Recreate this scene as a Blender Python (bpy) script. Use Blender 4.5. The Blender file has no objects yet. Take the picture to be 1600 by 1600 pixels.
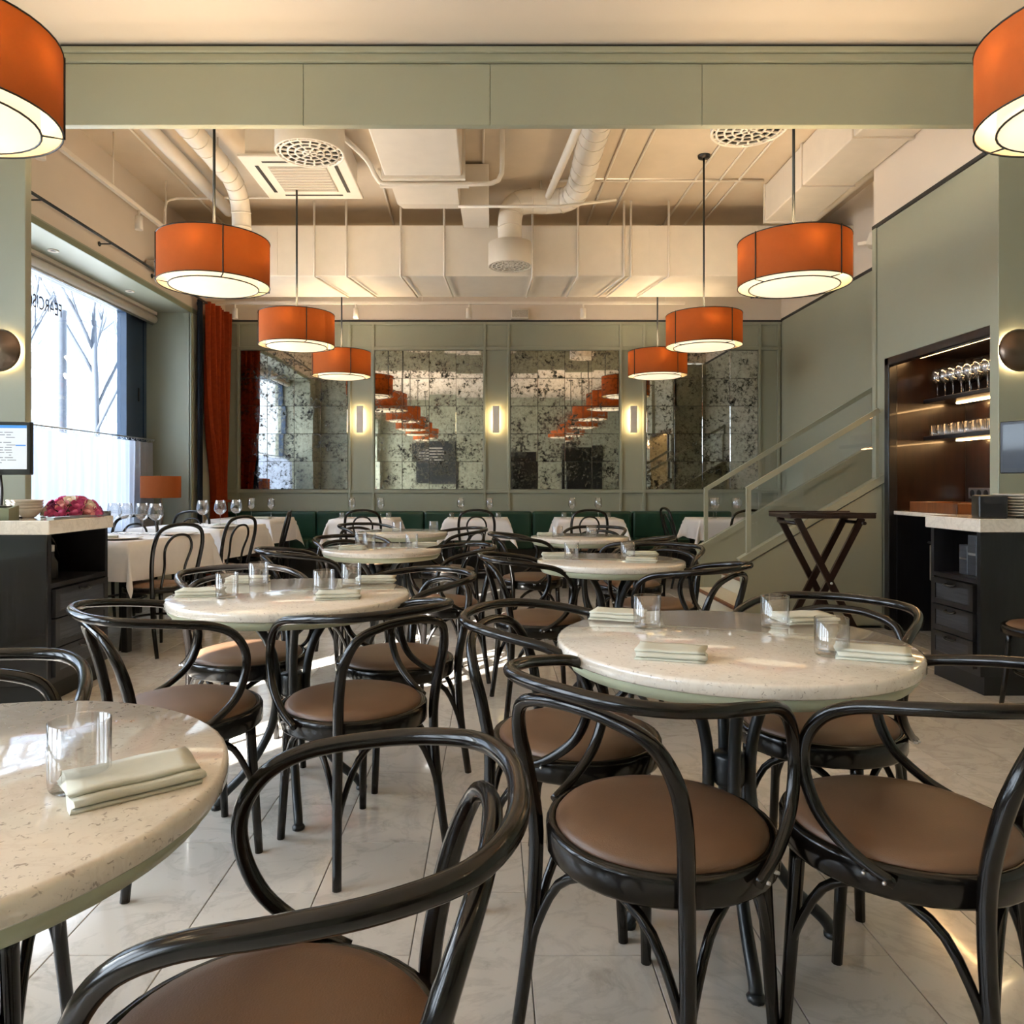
import bpy, bmesh, math, random
from mathutils import Vector, Matrix
random.seed(7)
R = math.radians
PI = math.pi
sc = bpy.context.scene
COL = sc.collection

# ------------------------------------------------------------------ camera, world, sun, exposure
cam_d = bpy.data.cameras.new('camera')
cam = bpy.data.objects.new('camera', cam_d)
COL.objects.link(cam)
cam.location = (0, 0, 1.15)
cam.rotation_euler = (R(90), 0, 0)
cam_d.sensor_width = 36
cam_d.lens = 1165 / 1600 * 36
cam_d.shift_x = (800 - 769) / 1600
cam_d.shift_y = -(800 - 755) / 1600
cam_d.clip_start = 0.02
sc.camera = cam

world = bpy.data.worlds.new('world')
sc.world = world
world.use_nodes = True
wn = world.node_tree.nodes
wn['Background'].inputs[0].default_value = (0.81, 0.905, 1.0, 1)
wn['Background'].inputs[1].default_value = 9.0

sun_d = bpy.data.lights.new('sun', 'SUN')
sun_d.energy = 60
sun_d.angle = R(0.55)
sun_d.color = (1, 0.95, 0.87)
sun = bpy.data.objects.new('sun', sun_d)
COL.objects.link(sun)
sun.rotation_euler = Vector((0.57, 0.82, -0.395)).to_track_quat('-Z', 'Y').to_euler()

sc.view_settings.view_transform = 'Standard'
sc.view_settings.look = 'None'
sc.view_settings.gamma = 1
sc.view_settings.use_curve_mapping = False
sc.view_settings.exposure = 0.75
sc.cycles.adaptive_threshold = .035
sc.cycles.max_bounces = 9
sc.cycles.diffuse_bounces = 4
sc.cycles.glossy_bounces = 5
sc.cycles.transmission_bounces = 6
sc.cycles.transparent_max_bounces = 20
sc.cycles.caustics_reflective = False
sc.cycles.caustics_refractive = False
sc.cycles.sample_clamp_indirect = 6

# ------------------------------------------------------------------ materials
def srgb(r, g, b):
    f = lambda c: (c / 255 / 12.92) if c / 255 <= .04045 else ((c / 255 + .055) / 1.055) ** 2.4
    return (f(r), f(g), f(b), 1)

def new_mat(name):
    m = bpy.data.materials.new(name)
    m.use_nodes = True
    nt = m.node_tree
    return m, nt.nodes, nt.links, nt.nodes['Principled BSDF']

def noise_node(n, l, scale, detail=4, rough=.55, coord='Object', dist=0.0, vec=None):
    if vec is None:
        tc = n.new('ShaderNodeTexCoord')
        vec = tc.outputs[coord]
    t = n.new('ShaderNodeTexNoise')
    t.inputs['Scale'].default_value = scale
    t.inputs['Detail'].default_value = detail
    t.inputs['Roughness'].default_value = rough
    t.inputs['Distortion'].default_value = dist
    l.new(vec, t.inputs['Vector'])
    return t

def ramp(n, l, src, stops):
    r = n.new('ShaderNodeValToRGB')
    while len(r.color_ramp.elements) < len(stops):
        r.color_ramp.elements.new(0.5)
    for e, (p, c) in zip(r.color_ramp.elements, stops):
        e.position = p
        e.color = c if len(c) == 4 else (*c, 1)
    l.new(src, r.inputs[0])
    return r

def plain(name, col, rough=.5, metal=0.0, var=.06, scale=6.0, bump=0.0, bscale=60.0, coat=0.0, coord='Object', spec=None):
    """a painted or plain surface with slight cloudy variation and optional fine relief"""
    m, n, l, b = new_mat(name)
    c = Vector(col[:3])
    t = noise_node(n, l, scale, coord=coord)
    lo = tuple(max(0, x * (1 - var)) for x in c) + (1,)
    hi = tuple(min(1, x * (1 + var)) for x in c) + (1,)
    rp = ramp(n, l, t.outputs[0], [(.3, lo), (.7, hi)])
    l.new(rp.outputs[0], b.inputs['Base Color'])
    b.inputs['Roughness'].default_value = rough
    b.inputs['Metallic'].default_value = metal
    if coat:
        b.inputs['Coat Weight'].default_value = coat
        b.inputs['Coat Roughness'].default_value = .08
    if spec is not None:
        b.inputs['Specular IOR Level'].default_value = spec
    if bump:
        t2 = noise_node(n, l, bscale, 3, coord=coord)
        bp = n.new('ShaderNodeBump')
        bp.inputs['Strength'].default_value = bump
        bp.inputs['Distance'].default_value = .002
        l.new(t2.outputs[0], bp.inputs['Height'])
        l.new(bp.outputs[0], b.inputs['Normal'])
    return m

def emit(name, col, strength):
    m, n, l, b = new_mat(name)
    b.inputs['Base Color'].default_value = (*col[:3], 1)
    b.inputs['Emission Color'].default_value = (*col[:3], 1)
    b.inputs['Emission Strength'].default_value = strength
    return m

def thin_glass(name, tint=(1, 1, 1), edge=.55, ior=1.45, rough=0.0, blend=.35, base=.06):
    m, n, l, b = new_mat(name)
    out = n['Material Output']
    n.remove(b)
    tr = n.new('ShaderNodeBsdfTransparent')
    gl = n.new('ShaderNodeBsdfGlossy')
    gl.inputs['Roughness'].default_value = rough
    lw = n.new('ShaderNodeLayerWeight')
    lw.inputs['Blend'].default_value = blend
    rp = ramp(n, l, lw.outputs['Facing'], [(0.0, (*tint, 1)), (.6, tuple(t * .93 for t in tint)), (1.0, tuple(t * (1 - edge) for t in tint))])
    l.new(rp.outputs[0], tr.inputs[0])
    lf = n.new('ShaderNodeLayerWeight'); lf.inputs['Blend'].default_value = .5
    pw = n.new('ShaderNodeMath'); pw.operation = 'POWER'; pw.inputs[1].default_value = 4.0
    l.new(lf.outputs['Facing'], pw.inputs[0])
    fr = n.new('ShaderNodeMath'); fr.operation = 'MULTIPLY_ADD'; fr.inputs[1].default_value = .95; fr.inputs[2].default_value = base
    l.new(pw.outputs[0], fr.inputs[0])
    mx = n.new('ShaderNodeMixShader')
    l.new(fr.outputs[0], mx.inputs[0])
    l.new(tr.outputs[0], mx.inputs[1])
    l.new(gl.outputs[0], mx.inputs[2])
    l.new(mx.outputs[0], out.inputs[0])
    return m

def marble(name, base, vein, scale=5.0, rough=.12, coat=.3, coord='Object', per_object=True, speck=.25, fleck=None):
    m, n, l, b = new_mat(name)
    tc = n.new('ShaderNodeTexCoord')
    vec = tc.outputs[coord] if coord != 'Position' else n.new('ShaderNodeNewGeometry').outputs['Position']
    if per_object:
        oi = n.new('ShaderNodeObjectInfo')
        mul = n.new('ShaderNodeMath'); mul.operation = 'MULTIPLY'; mul.inputs[1].default_value = 37.0
        l.new(oi.outputs['Random'], mul.inputs[0])
        add = n.new('ShaderNodeVectorMath'); add.operation = 'ADD'
        l.new(vec, add.inputs[0]); l.new(mul.outputs[0], add.inputs[1])
        vec = add.outputs[0]
    t1 = noise_node(n, l, scale, 8, .62, dist=1.6, vec=vec)
    t2 = noise_node(n, l, scale * 4.5, 6, .6, dist=.8, vec=vec)
    v1 = ramp(n, l, t1.outputs[0], [(.44, (0, 0, 0, 1)), (.495, (1, 1, 1, 1)), (.55, (0, 0, 0, 1))])
    v2 = ramp(n, l, t2.outputs[0], [(.58, (0, 0, 0, 1)), (.72, (1, 1, 1, 1))])
    mx = n.new('ShaderNodeMix'); mx.data_type = 'RGBA'
    mx.inputs[6].default_value = base; mx.inputs[7].default_value = vein
    f = n.new('ShaderNodeMath'); f.operation = 'MULTIPLY'; f.inputs[1].default_value = .20
    l.new(v1.outputs[0], f.inputs[0])
    f2 = n.new('ShaderNodeMath'); f2.operation = 'MULTIPLY_ADD'; f2.inputs[1].default_value = speck
    l.new(v2.outputs[0], f2.inputs[0]); l.new(f.outputs[0], f2.inputs[2])
    l.new(f2.outputs[0], mx.inputs[0])
    col = mx.outputs[2]
    if fleck:
        t3 = noise_node(n, l, scale * 9, 2, .55, dist=1.0, vec=vec)
        v3 = ramp(n, l, t3.outputs[0], [(.63, (0, 0, 0, 1)), (.70, (1, 1, 1, 1))])
        f3 = n.new('ShaderNodeMath'); f3.operation = 'MULTIPLY'; f3.inputs[1].default_value = .55
        l.new(v3.outputs[0], f3.inputs[0])
        mf = n.new('ShaderNodeMix'); mf.data_type = 'RGBA'; mf.inputs[7].default_value = fleck
        l.new(f3.outputs[0], mf.inputs[0]); l.new(col, mf.inputs[6])
        col = mf.outputs[2]
    if per_object:
        hs = n.new('ShaderNodeHueSaturation')
        mr = n.new('ShaderNodeMapRange'); mr.inputs[3].default_value = .93; mr.inputs[4].default_value = 1.05
        l.new(oi.outputs['Random'], mr.inputs[0]); l.new(mr.outputs[0], hs.inputs['Value'])
        l.new(col, hs.inputs['Color'])
        col = hs.outputs[0]
    l.new(col, b.inputs['Base Color'])
    b.inputs['Roughness'].default_value = rough
    b.inputs['Coat Weight'].default_value = coat
    b.inputs['Coat Roughness'].default_value = .04
    return m

def wood(name, c1, c2, scale=3.0, stretch=(1, 14, 1), rough=.4, coat=.2, bump=.1):
    m, n, l, b = new_mat(name)
    tc = n.new('ShaderNodeTexCoord')
    mp = n.new('ShaderNodeMapping')
    mp.inputs['Scale'].default_value = stretch
    l.new(tc.outputs['Object'], mp.inputs[0])
    t = noise_node(n, l, scale, 6, .65, dist=.6, vec=mp.outputs[0])
    rp = ramp(n, l, t.outputs[0], [(.3, c1), (.7, c2)])
    l.new(rp.outputs[0], b.inputs['Base Color'])
    b.inputs['Roughness'].default_value = rough
    b.inputs['Coat Weight'].default_value = coat
    bp = n.new('ShaderNodeBump'); bp.inputs['Strength'].default_value = bump; bp.inputs['Distance'].default_value = .002
    l.new(t.outputs[0], bp.inputs['Height']); l.new(bp.outputs[0], b.inputs['Normal'])
    return m

def fabric(name, col, transl=0.0, rough=.9, weave=900, var=.08, tcol=None):
    m, n, l, b = new_mat(name)
    t = noise_node(n, l, 25, 4)
    c = col[:3]
    rp = ramp(n, l, t.outputs[0], [(.3, tuple(x * (1 - var) for x in c)), (.7, tuple(min(1, x * (1 + var)) for x in c))])
    l.new(rp.outputs[0], b.inputs['Base Color'])
    b.inputs['Roughness'].default_value = rough
    b.inputs['Specular IOR Level'].default_value = .2
    w = noise_node(n, l, weave, 2)
    bp = n.new('ShaderNodeBump'); bp.inputs['Strength'].default_value = .15; bp.inputs['Distance'].default_value = .001
    l.new(w.outputs[0], bp.inputs['Height']); l.new(bp.outputs[0], b.inputs['Normal'])
    if transl:
        out = n['Material Output']
        tb = n.new('ShaderNodeBsdfTranslucent')
        tb.inputs[0].default_value = (*(tcol or c)[:3], 1)
        mx = n.new('ShaderNodeMixShader'); mx.inputs[0].default_value = transl
        l.new(b.outputs[0], mx.inputs[1]); l.new(tb.outputs[0], mx.inputs[2]); l.new(mx.outputs[0], out.inputs[0])
    return m

M = {}
M['sage'] = plain('sage_paint', srgb(153, 155, 136), .45, var=.02, scale=2.0)
M['sage_dark'] = plain('sage_trim', srgb(120, 128, 104), .45, var=.03)
M['cream'] = plain('cream_paint', srgb(216, 203, 188), .7, var=.025, scale=1.5, bump=.15, bscale=40)
M['white'] = plain('white_metal_paint', srgb(228, 218, 204), .45, var=.03)
M['slab'] = plain('painted_slab', srgb(216, 200, 178), .8, var=.05, scale=3, bump=.4, bscale=25)
M['black_trim'] = plain('black_shadow_gap', (.012, .012, .012, 1), .6)
M['grout'] = plain('grout', srgb(72, 66, 58), .8)
M['tile'] = marble('floor_marble', srgb(206, 199, 189), srgb(128, 120, 108), 3.2, .13, .35, coord='Object', speck=.3)
M['tile_far'] = marble('floor_marble_far', srgb(206, 199, 189), srgb(128, 120, 108), 3.2, .13, .35, coord='Position', per_object=False, speck=.3)
M['tabletop'] = marble('table_marble', srgb(226, 218, 206), srgb(190, 174, 158), 11.0, .07, .6, speck=.25, fleck=srgb(110, 96, 84))
M['counter_marble'] = marble('counter_marble', srgb(226, 216, 202), srgb(150, 135, 120), 7.0, .15, .4, speck=.25)
M['bentwood'] = plain('black_lacquered_bentwood', (.006, .005, .0045, 1), .16, var=.25, scale=14, coat=.0, spec=.38)
M['iron'] = plain('black_cast_iron', (.010, .012, .013, 1), .35, var=.15)
M['leather'] = plain('brown_leather', srgb(106, 78, 57), .42, var=.1, scale=5, bump=.25, bscale=350)
M['rust'] = fabric('rust_shade_fabric', srgb(164, 86, 42), .11, tcol=srgb(222, 136, 70), weave=600, var=.03)
M['lining'] = fabric('cream_shade_lining', srgb(244, 228, 190), .4, tcol=srgb(255, 220, 160), weave=300, var=.02)
M['diffuser'] = emit('glowing_diffuser', (1, .84, .58), .62)
M['warm_led'] = emit('warm_led', (1, .58, .24), 26)
M['dome_lamp'] = emit('dome_lamp_glow', (1, .74, .42), 55)
M['warm_lamp'] = emit('warm_lamp', (1, .72, .38), 22)
M['glass'] = thin_glass('clear_glass', edge=.6, base=.09)
M['stem'] = thin_glass('wine_glass', edge=.55, blend=.4, base=.14)
M['pane'] = thin_glass('window_glass', tint=(.97, .985, 1), edge=.2)
M['napkin'] = fabric('sage_linen', srgb(200, 199, 184), weave=1200, var=.05)
M['linen'] = fabric('white_linen', srgb(238, 232, 228), .15, weave=700, var=.02)
M['navy'] = plain('navy_window_frame', srgb(44, 64, 88), .35, var=.05)
M['green_leather'] = plain('green_leather', srgb(22, 58, 44), .32, var=.12, scale=4, bump=.2, bscale=200)
M['ebony'] = wood('ebonised_wood', (.005, .005, .006, 1), (.014, .014, .016, 1), 3, (10, 10, 1), .3, .08, .15)
M['reeded'] = wood('ribbed_dark_wood', (.012, .014, .018, 1), (.05, .055, .065, 1), 4, (3, 1, 30), .4, .1, .6)
M['walnut'] = wood('dark_walnut', srgb(22, 12, 7), srgb(50, 28, 15), 2.2, (6, 6, .7), .3, .35, .12)
M['darkwood'] = wood('dark_stained_wood', srgb(26, 16, 14), srgb(48, 30, 26), 3, (14, 14, 1), .35, .25, .1)
M['steel'] = plain('brushed_steel', (.55, .56, .57, 1), .3, metal=1, var=.08, scale=20)
M['bronze'] = plain('bronze_metal', srgb(120, 104, 92), .3, metal=1, var=.1, scale=6)
M['black_plastic'] = plain('black_plastic', (.012, .013, .015, 1), .3)
M['ceramic'] = plain('off_white_ceramic', srgb(214, 205, 192), .35, var=.06)
M['plate'] = plain('grey_stoneware', srgb(150, 140, 128), .4, var=.12, scale=18)
M['velvet'] = fabric('rust_velvet', srgb(150, 56, 20), .12, tcol=srgb(190, 70, 20), weave=400, var=.2)
M['dark_sheet'] = fabric('navy_sheet', (.008, .012, .02, 1), weave=400)
M['sheer'] = fabric('sheer_voile', srgb(225, 230, 240), .6, tcol=srgb(150, 158, 172), weave=900, var=.02)
M['riser'] = plain('cream_stair_riser', srgb(214, 206, 184), .5, var=.03)
M['nosing'] = wood('stair_nosing_wood', srgb(92, 50, 24), srgb(130, 74, 36), 4, (1, 12, 1), .4, .2)
M['grille'] = plain('air_grille', srgb(170, 160, 146), .6, var=.25, scale=160)
M['void'] = plain('dark_void', (.02, .018, .015, 1), .8)
M['bark'] = plain('bare_bark', srgb(34, 42, 54), .8, var=.2, scale=20)
M['facade'] = plain('pale_facade', srgb(214, 220, 226), .8, var=.04, scale=.5)
M['facade_glass'] = plain('facade_glass', srgb(64, 78, 96), .15, var=.1)
M['pavement'] = plain('pavement', srgb(170, 172, 174), .8, var=.08, scale=3)
M['leaf'] = plain('rose_leaf', srgb(40, 66, 36), .5, var=.3, scale=30)
M['chalk'] = plain('chalkboard', (.012, .014, .016, 1), .6, var=.4, scale=8)
M['screen_blue'] = emit('screen_blue_bar', srgb(52, 110, 170), .8)
M['screen'] = emit('screen_white', srgb(205, 212, 220), .3)
M['screen_text'] = emit('screen_text', srgb(110, 116, 126), .5)
M['sage_edge'] = plain('pale_sage_edge', srgb(172, 176, 150), .4, var=.03)
M['ink'] = plain('dark_lettering', (.02, .012, .02, 1), .6)

def mirror_mat():
    m, n, l, b = new_mat('antiqued_mirror')
    tc = n.new('ShaderNodeTexCoord')
    oi = n.new('ShaderNodeObjectInfo')
    mul = n.new('ShaderNodeMath'); mul.operation = 'MULTIPLY'; mul.inputs[1].default_value = 91.0
    l.new(oi.outputs['Random'], mul.inputs[0])
    add = n.new('ShaderNodeVectorMath'); add.operation = 'ADD'
    l.new(tc.outputs['Object'], add.inputs[0]); l.new(mul.outputs[0], add.inputs[1])
    t1 = noise_node(n, l, 26, 6, .7, vec=add.outputs[0], dist=.5)
    t2 = noise_node(n, l, 5, 3, .6, vec=add.outputs[0])
    s = n.new('ShaderNodeMath'); s.operation = 'MULTIPLY_ADD'; s.inputs[1].default_value = .55
    l.new(t2.outputs[0], s.inputs[0]); l.new(t1.outputs[0], s.inputs[2])
    rp = ramp(n, l, s.outputs[0], [(.58, (.80, .79, .76, 1)), (.80, (.60, .58, .55, 1)), (.92, (.10, .10, .09, 1)), (1.0, (.012, .012, .012, 1))])
    rp2 = ramp(n, l, s.outputs[0], [(.80, (.015, .015, .015, 1)), (1.0, (.4, .4, .4, 1))])
    l.new(rp.outputs[0], b.inputs['Base Color'])
    l.new(rp2.outputs[0], b.inputs['Roughness'])
    b.inputs['Metallic'].default_value = 1
    return m
M['mirror'] = mirror_mat()

# ------------------------------------------------------------------ geometry helpers
def catmull(pts, n=6, closed=False):
    P = [Vector(p) for p in pts]
    if len(P) < 3 and not closed:
        return P
    out = []
    N = len(P)
    segs = N if closed else N - 1
    for i in range(segs):
        p0 = P[(i - 1) % N] if (closed or i > 0) else P[0] * 2 - P[1]
        p1 = P[i]
        p2 = P[(i + 1) % N]
        p3 = P[(i + 2) % N] if (closed or i + 2 < N) else P[-1] * 2 - P[-2]
        for k in range(n):
            t = k / n
            out.append(.5 * ((2 * p1) + (p2 - p0) * t + (2 * p0 - 5 * p1 + 4 * p2 - p3) * t * t + (3 * p1 - p0 - 3 * p2 + p3) * t ** 3))
    if not closed:
        out.append(P[-1])
    return out

class MB:
    """collects boxes, tubes and turned shapes into one mesh"""
    def __init__(s):
        s.v = []; s.f = []; s.mi = []; s.sm = []
    def add(s, verts, faces, mi=0, smooth=False):
        o = len(s.v)
        s.v += [tuple(v) for v in verts]
        s.f += [tuple(i + o for i in f) for f in faces]
        s.mi += [mi] * len(faces)
        s.sm += [smooth] * len(faces)
        return s
    def box(s, x0, x1, y0, y1, z0, z1, mi=0, bev=0.0, rot=None, piv=None):
        if bev <= 0:
            vs = [(x, y, z) for x in (x0, x1) for y in (y0, y1) for z in (z0, z1)]
            fs = [(0, 1, 3, 2), (4, 6, 7, 5), (0, 4, 5, 1), (2, 3, 7, 6), (0, 2, 6, 4), (1, 5, 7, 3)]
        else:
            b = min(bev, (x1 - x0) * .49, (y1 - y0) * .49, (z1 - z0) * .49)
            bm = bmesh.new()
            bmesh.ops.create_cube(bm, size=1)
            bmesh.ops.scale(bm, vec=(x1 - x0, y1 - y0, z1 - z0), verts=bm.verts)
            bmesh.ops.translate(bm, vec=((x0 + x1) / 2, (y0 + y1) / 2, (z0 + z1) / 2), verts=bm.verts)
            bmesh.ops.bevel(bm, geom=list(bm.edges), offset=b, segments=1 if bev < .006 else 2, affect='EDGES', profile=.5)
            bm.verts.index_update()
            vs = [v.co.copy() for v in bm.verts]
            fs = [tuple(v.index for v in f.verts) for f in bm.faces]
            bm.free()
        if rot:
            p = Vector(piv or ((x0 + x1) / 2, (y0 + y1) / 2, (z0 + z1) / 2))
            vs = [p + rot @ (Vector(v) - p) for v in vs]
        return s.add(vs, fs, mi)
    def beam(s, a, b, w, h, mi=0, up=(0, 0, 1)):
        """rectangular bar from a to b"""
        a = Vector(a); b = Vector(b); d = (b - a).normalized()
        side = d.cross(Vector(up))
        if side.length < 1e-4:
            side = d.cross(Vector((1, 0, 0)))
        side.normalize(); u = side.cross(d)
        vs = []
        for p in (a, b):
            for i, j in ((-1, -1), (1, -1), (1, 1), (-1, 1)):
                vs.append(p + side * (w / 2 * i) + u * (h / 2 * j))
        return s.add(vs, [(0, 3, 2, 1), (4, 5, 6, 7), (0, 1, 5, 4), (1, 2, 6, 5), (2, 3, 7, 6), (3, 0, 4, 7)], mi)
    def tube(s, pts, r, seg=8, n=6, closed=False, smooth=True, mi=0, caps=True):
        P = catmull(pts, n, closed) if n > 1 else [Vector(p) for p in pts]
        m = len(P)
        if isinstance(r, (int, float)):
            rad = [r] * m
        else:
            rad = []
            for i in range(m):
                t = i / (m - 1) * (len(r) - 1)
                k = min(int(t), len(r) - 2)
                rad.append(r[k] + (r[k + 1] - r[k]) * (t - k))
        T = []
        for i in range(m):
            a = P[(i - 1) % m] if (closed or i > 0) else P[i]
            b = P[(i + 1) % m] if (closed or i < m - 1) else P[i]
            d = b - a
            T.append(d.normalized() if d.length > 1e-9 else Vector((0, 0, 1)))
        ref = Vector((0, 0, 1)) if abs(T[0].z) < .9 else Vector((1, 0, 0))
        nrm = (ref - T[0] * ref.dot(T[0])).normalized()
        vs = []
        for i in range(m):
            nrm = (nrm - T[i] * nrm.dot(T[i]))
            if nrm.length < 1e-6:
                nrm = T[i].orthogonal()
            nrm.normalize()
            bn = T[i].cross(nrm)
            for k in range(seg):
                a = 2 * PI * k / seg
                vs.append(P[i] + (nrm * math.cos(a) + bn * math.sin(a)) * rad[i])
        fs = []
        for i in range(m if closed else m - 1):
            j = (i + 1) % m
            for k in range(seg):
                q = (k + 1) % seg
                fs.append((i * seg + k, i * seg + q, j * seg + q, j * seg + k))
        s.add(vs, fs, mi, smooth)
        if caps and not closed:
            o = len(s.v) - len(vs)
            s.f.append(tuple(o + k for k in reversed(range(seg)))); s.mi.append(mi); s.sm.append(False)
            s.f.append(tuple(o + (m - 1) * seg + k for k in range(seg))); s.mi.append(mi); s.sm.append(False)
        return s
    def lathe(s, prof, seg=24, c=(0, 0, 0), mi=0, smooth=True, cap0=False, cap1=False, axis=None):
        c = Vector(c)
        vs = []
        for r, z in prof:
            for k in range(seg):
                a = 2 * PI * k / seg
                p = Vector((r * math.cos(a), r * math.sin(a), z))
                if axis is not None:
                    p = axis @ p
                vs.append(c + p)
        fs = []
        for i in range(len(prof) - 1):
            for k in range(seg):
                q = (k + 1) % seg
                fs.append((i * seg + k, i * seg + q, (i + 1) * seg + q, (i + 1) * seg + k))
        s.add(vs, fs, mi, smooth)
        o = len(s.v) - len(vs)
        if cap0:
            s.f.append(tuple(o + k for k in reversed(range(seg)))); s.mi.append(mi); s.sm.append(False)
        if cap1:
            s.f.append(tuple(o + (len(prof) - 1) * seg + k for k in range(seg))); s.mi.append(mi); s.sm.append(False)
        return s
    def prism(s, poly, ax, a0, a1, mi=0):
        """2D polygon extruded along axis ax (0 x, 1 y, 2 z); poly gives the other two coordinates in order"""
        def P(u, v, w):
            return {0: (w, u, v), 1: (u, w, v), 2: (u, v, w)}[ax]
        n = len(poly)
        vs = [P(u, v, a0) for u, v in poly] + [P(u, v, a1) for u, v in poly]
        fs = [tuple(range(n)), tuple(reversed(range(n, 2 * n)))] + [(i, i + n, (i + 1) % n + n, (i + 1) % n) for i in range(n)]
        return s.add(vs, fs, mi)
    def mesh(s, name, mats):
        me = bpy.data.meshes.new(name)
        me.from_pydata(s.v, [], s.f)
        for m in (mats if isinstance(mats, (list, tuple)) else [mats]):
            me.materials.append(m)
        me.polygons.foreach_set('material_index', s.mi)
        me.polygons.foreach_set('use_smooth', s.sm)
        bm = bmesh.new(); bm.from_mesh(me)
        bmesh.ops.recalc_face_normals(bm, faces=bm.faces)
        bm.to_mesh(me); bm.free()
        me.update()
        return me
    def build(s, name, mats, parent=None, loc=None):
        me = s.mesh(name, mats)
        return link(name, me, parent, loc)

def link(name, data, parent=None, loc=None):
    o = bpy.data.objects.new(name, data)
    COL.objects.link(o)
    if parent is not None:
        o.parent = parent
    if loc is not None:
        o.location = loc
    return o

def tag(o, label=None, cat=None, group=None, kind=None):
    if label: o['label'] = label
    if cat: o['category'] = cat
    if group: o['group'] = group
    if kind: o['kind'] = kind
    return o

def thing(name, label, cat, loc=(0, 0, 0), rz=0.0, group=None):
    o = link(name, None, None, loc)
    o.empty_display_size = .05
    o.rotation_euler = (0, 0, rz)
    return tag(o, label, cat, group)

def struct(name, mb, mats, label=None, parent=None):
    o = mb.build(name, mats, parent)
    if parent is None:
        o['kind'] = 'structure'
    if label: o['label'] = label
    return o

def copy_tree(o, parent=None):
    c = o.copy()
    COL.objects.link(c)
    if parent is not None:
        c.parent = parent
    for ch in [x for x in KIDS.get(o.name, [])]:
        copy_tree(ch, c)
    return c
KIDS = {}
def remember(o):
    KIDS[o.name] = list(o.children)
    for c in o.children:
        remember(c)

def place(proto, used, label, loc, rz, group=None, scale=None):
    if not used:
        o = proto; used.append(1)
    else:
        o = copy_tree(proto)
    o.location = loc; o.rotation_euler = (0, 0, rz)
    o['label'] = label
    if group: o['group'] = group
    if scale: o.scale = scale
    return o

# ------------------------------------------------------------------ setting: floor
ZC = 4.07      # slab over the far dining room
ZN = 3.79      # plaster ceiling over the near dining room
YB = 9.5       # back wall
YR = -3.8      # rear wall behind the camera
XL = -3.4      # left wall
XF = 3.69      # right wall by the stairs
XN = 3.115     # right wall with the shelf niche
YBEAM = 4.5

floor = struct('floor', MB().box(-4.1, 4.3, YR - .1, YB + .1, -.08, -.012), M['grout'], 'pale marble tiled floor')
TW, TL = .292, .57
tb = MB().box(-TW / 2 + .0012, TW / 2 - .0012, -TL / 2 + .0012, TL / 2 - .0012, -.012, 0, bev=.0012)
tile_me = tb.mesh('tile', M['tile'])
tiles = []
rest = MB()
for k in range(-15, 15):
    cx = .092 + TW * (k + .5)
    if cx - TW / 2 < -4.0 or cx + TW / 2 > 4.0:
        continue
    ph = 2.097 if (k % 2 == 1) else 1.8166
    for j in range(-12, 16):
        cy = ph + TL * (j + .5)
        if cy < YR or cy > YB:
            continue
        vis = cy > .95 and abs((cx - .02) / max(cy, .1)) < .74
        tiles.append((cy if vis else 99, cx, cy))
tiles.sort()
for i, (d, cx, cy) in enumerate(tiles):
    if i < 290 and d < 90:
        link('tile', tile_me, floor, (cx, cy, 0))
    else:
        rest.box(cx - TW / 2 + .0012, cx + TW / 2 - .0012, cy - TL / 2 + .0012, cy + TL / 2 - .0012, -.012, 0)
ro = rest.build('tile_field', M['tile_far'], floor)
ro['kind'] = 'stuff'

# ------------------------------------------------------------------ ceilings
struct('ceiling', MB().box(-4.1, 4.3, YR - .1, YBEAM, ZN, ZN + .1), M['cream'], 'cream plaster ceiling over the near tables')
cf = MB().box(-4.1, 4.3, YBEAM, YB + .2, ZC, ZC + .12)
struct('ceiling_slab', cf, M['slab'], 'exposed cream painted slab ceiling over the far tables')

# beam across the room, with boards and a stepped crown
bb = struct('ceiling_beam', MB().box(-4.0, 4.2, YBEAM + .012, YBEAM + .05, 3.312, ZC), M['sage'], 'sage green boxed beam across the room')
xs = [-4.0, (474 - 769) * YBEAM / 1165, (766 - 769) * YBEAM / 1165, (1097 - 769) * YBEAM / 1165, 4.2]
for a, b in zip(xs[:-1], xs[1:]):
    MB().box(a + .0015, b - .0015, YBEAM, YBEAM + .012, 3.312, ZN - .11, bev=.002).build('board', M['sage'], bb)
MB().box(-4.0, 4.2, YBEAM - .02, YBEAM + .012, ZN - .105, ZN - .055, bev=.006).box(-4.0, 4.2, YBEAM - .035, YBEAM + .012, ZN - .055, ZN - .02, bev=.006).build('crown_moulding', M['sage'], bb)
MB().box(-4.0, 4.2, YBEAM - .02, YBEAM + .012, ZN - .02, ZN - .004).build('shadow_gap', M['black_trim'], bb)

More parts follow.
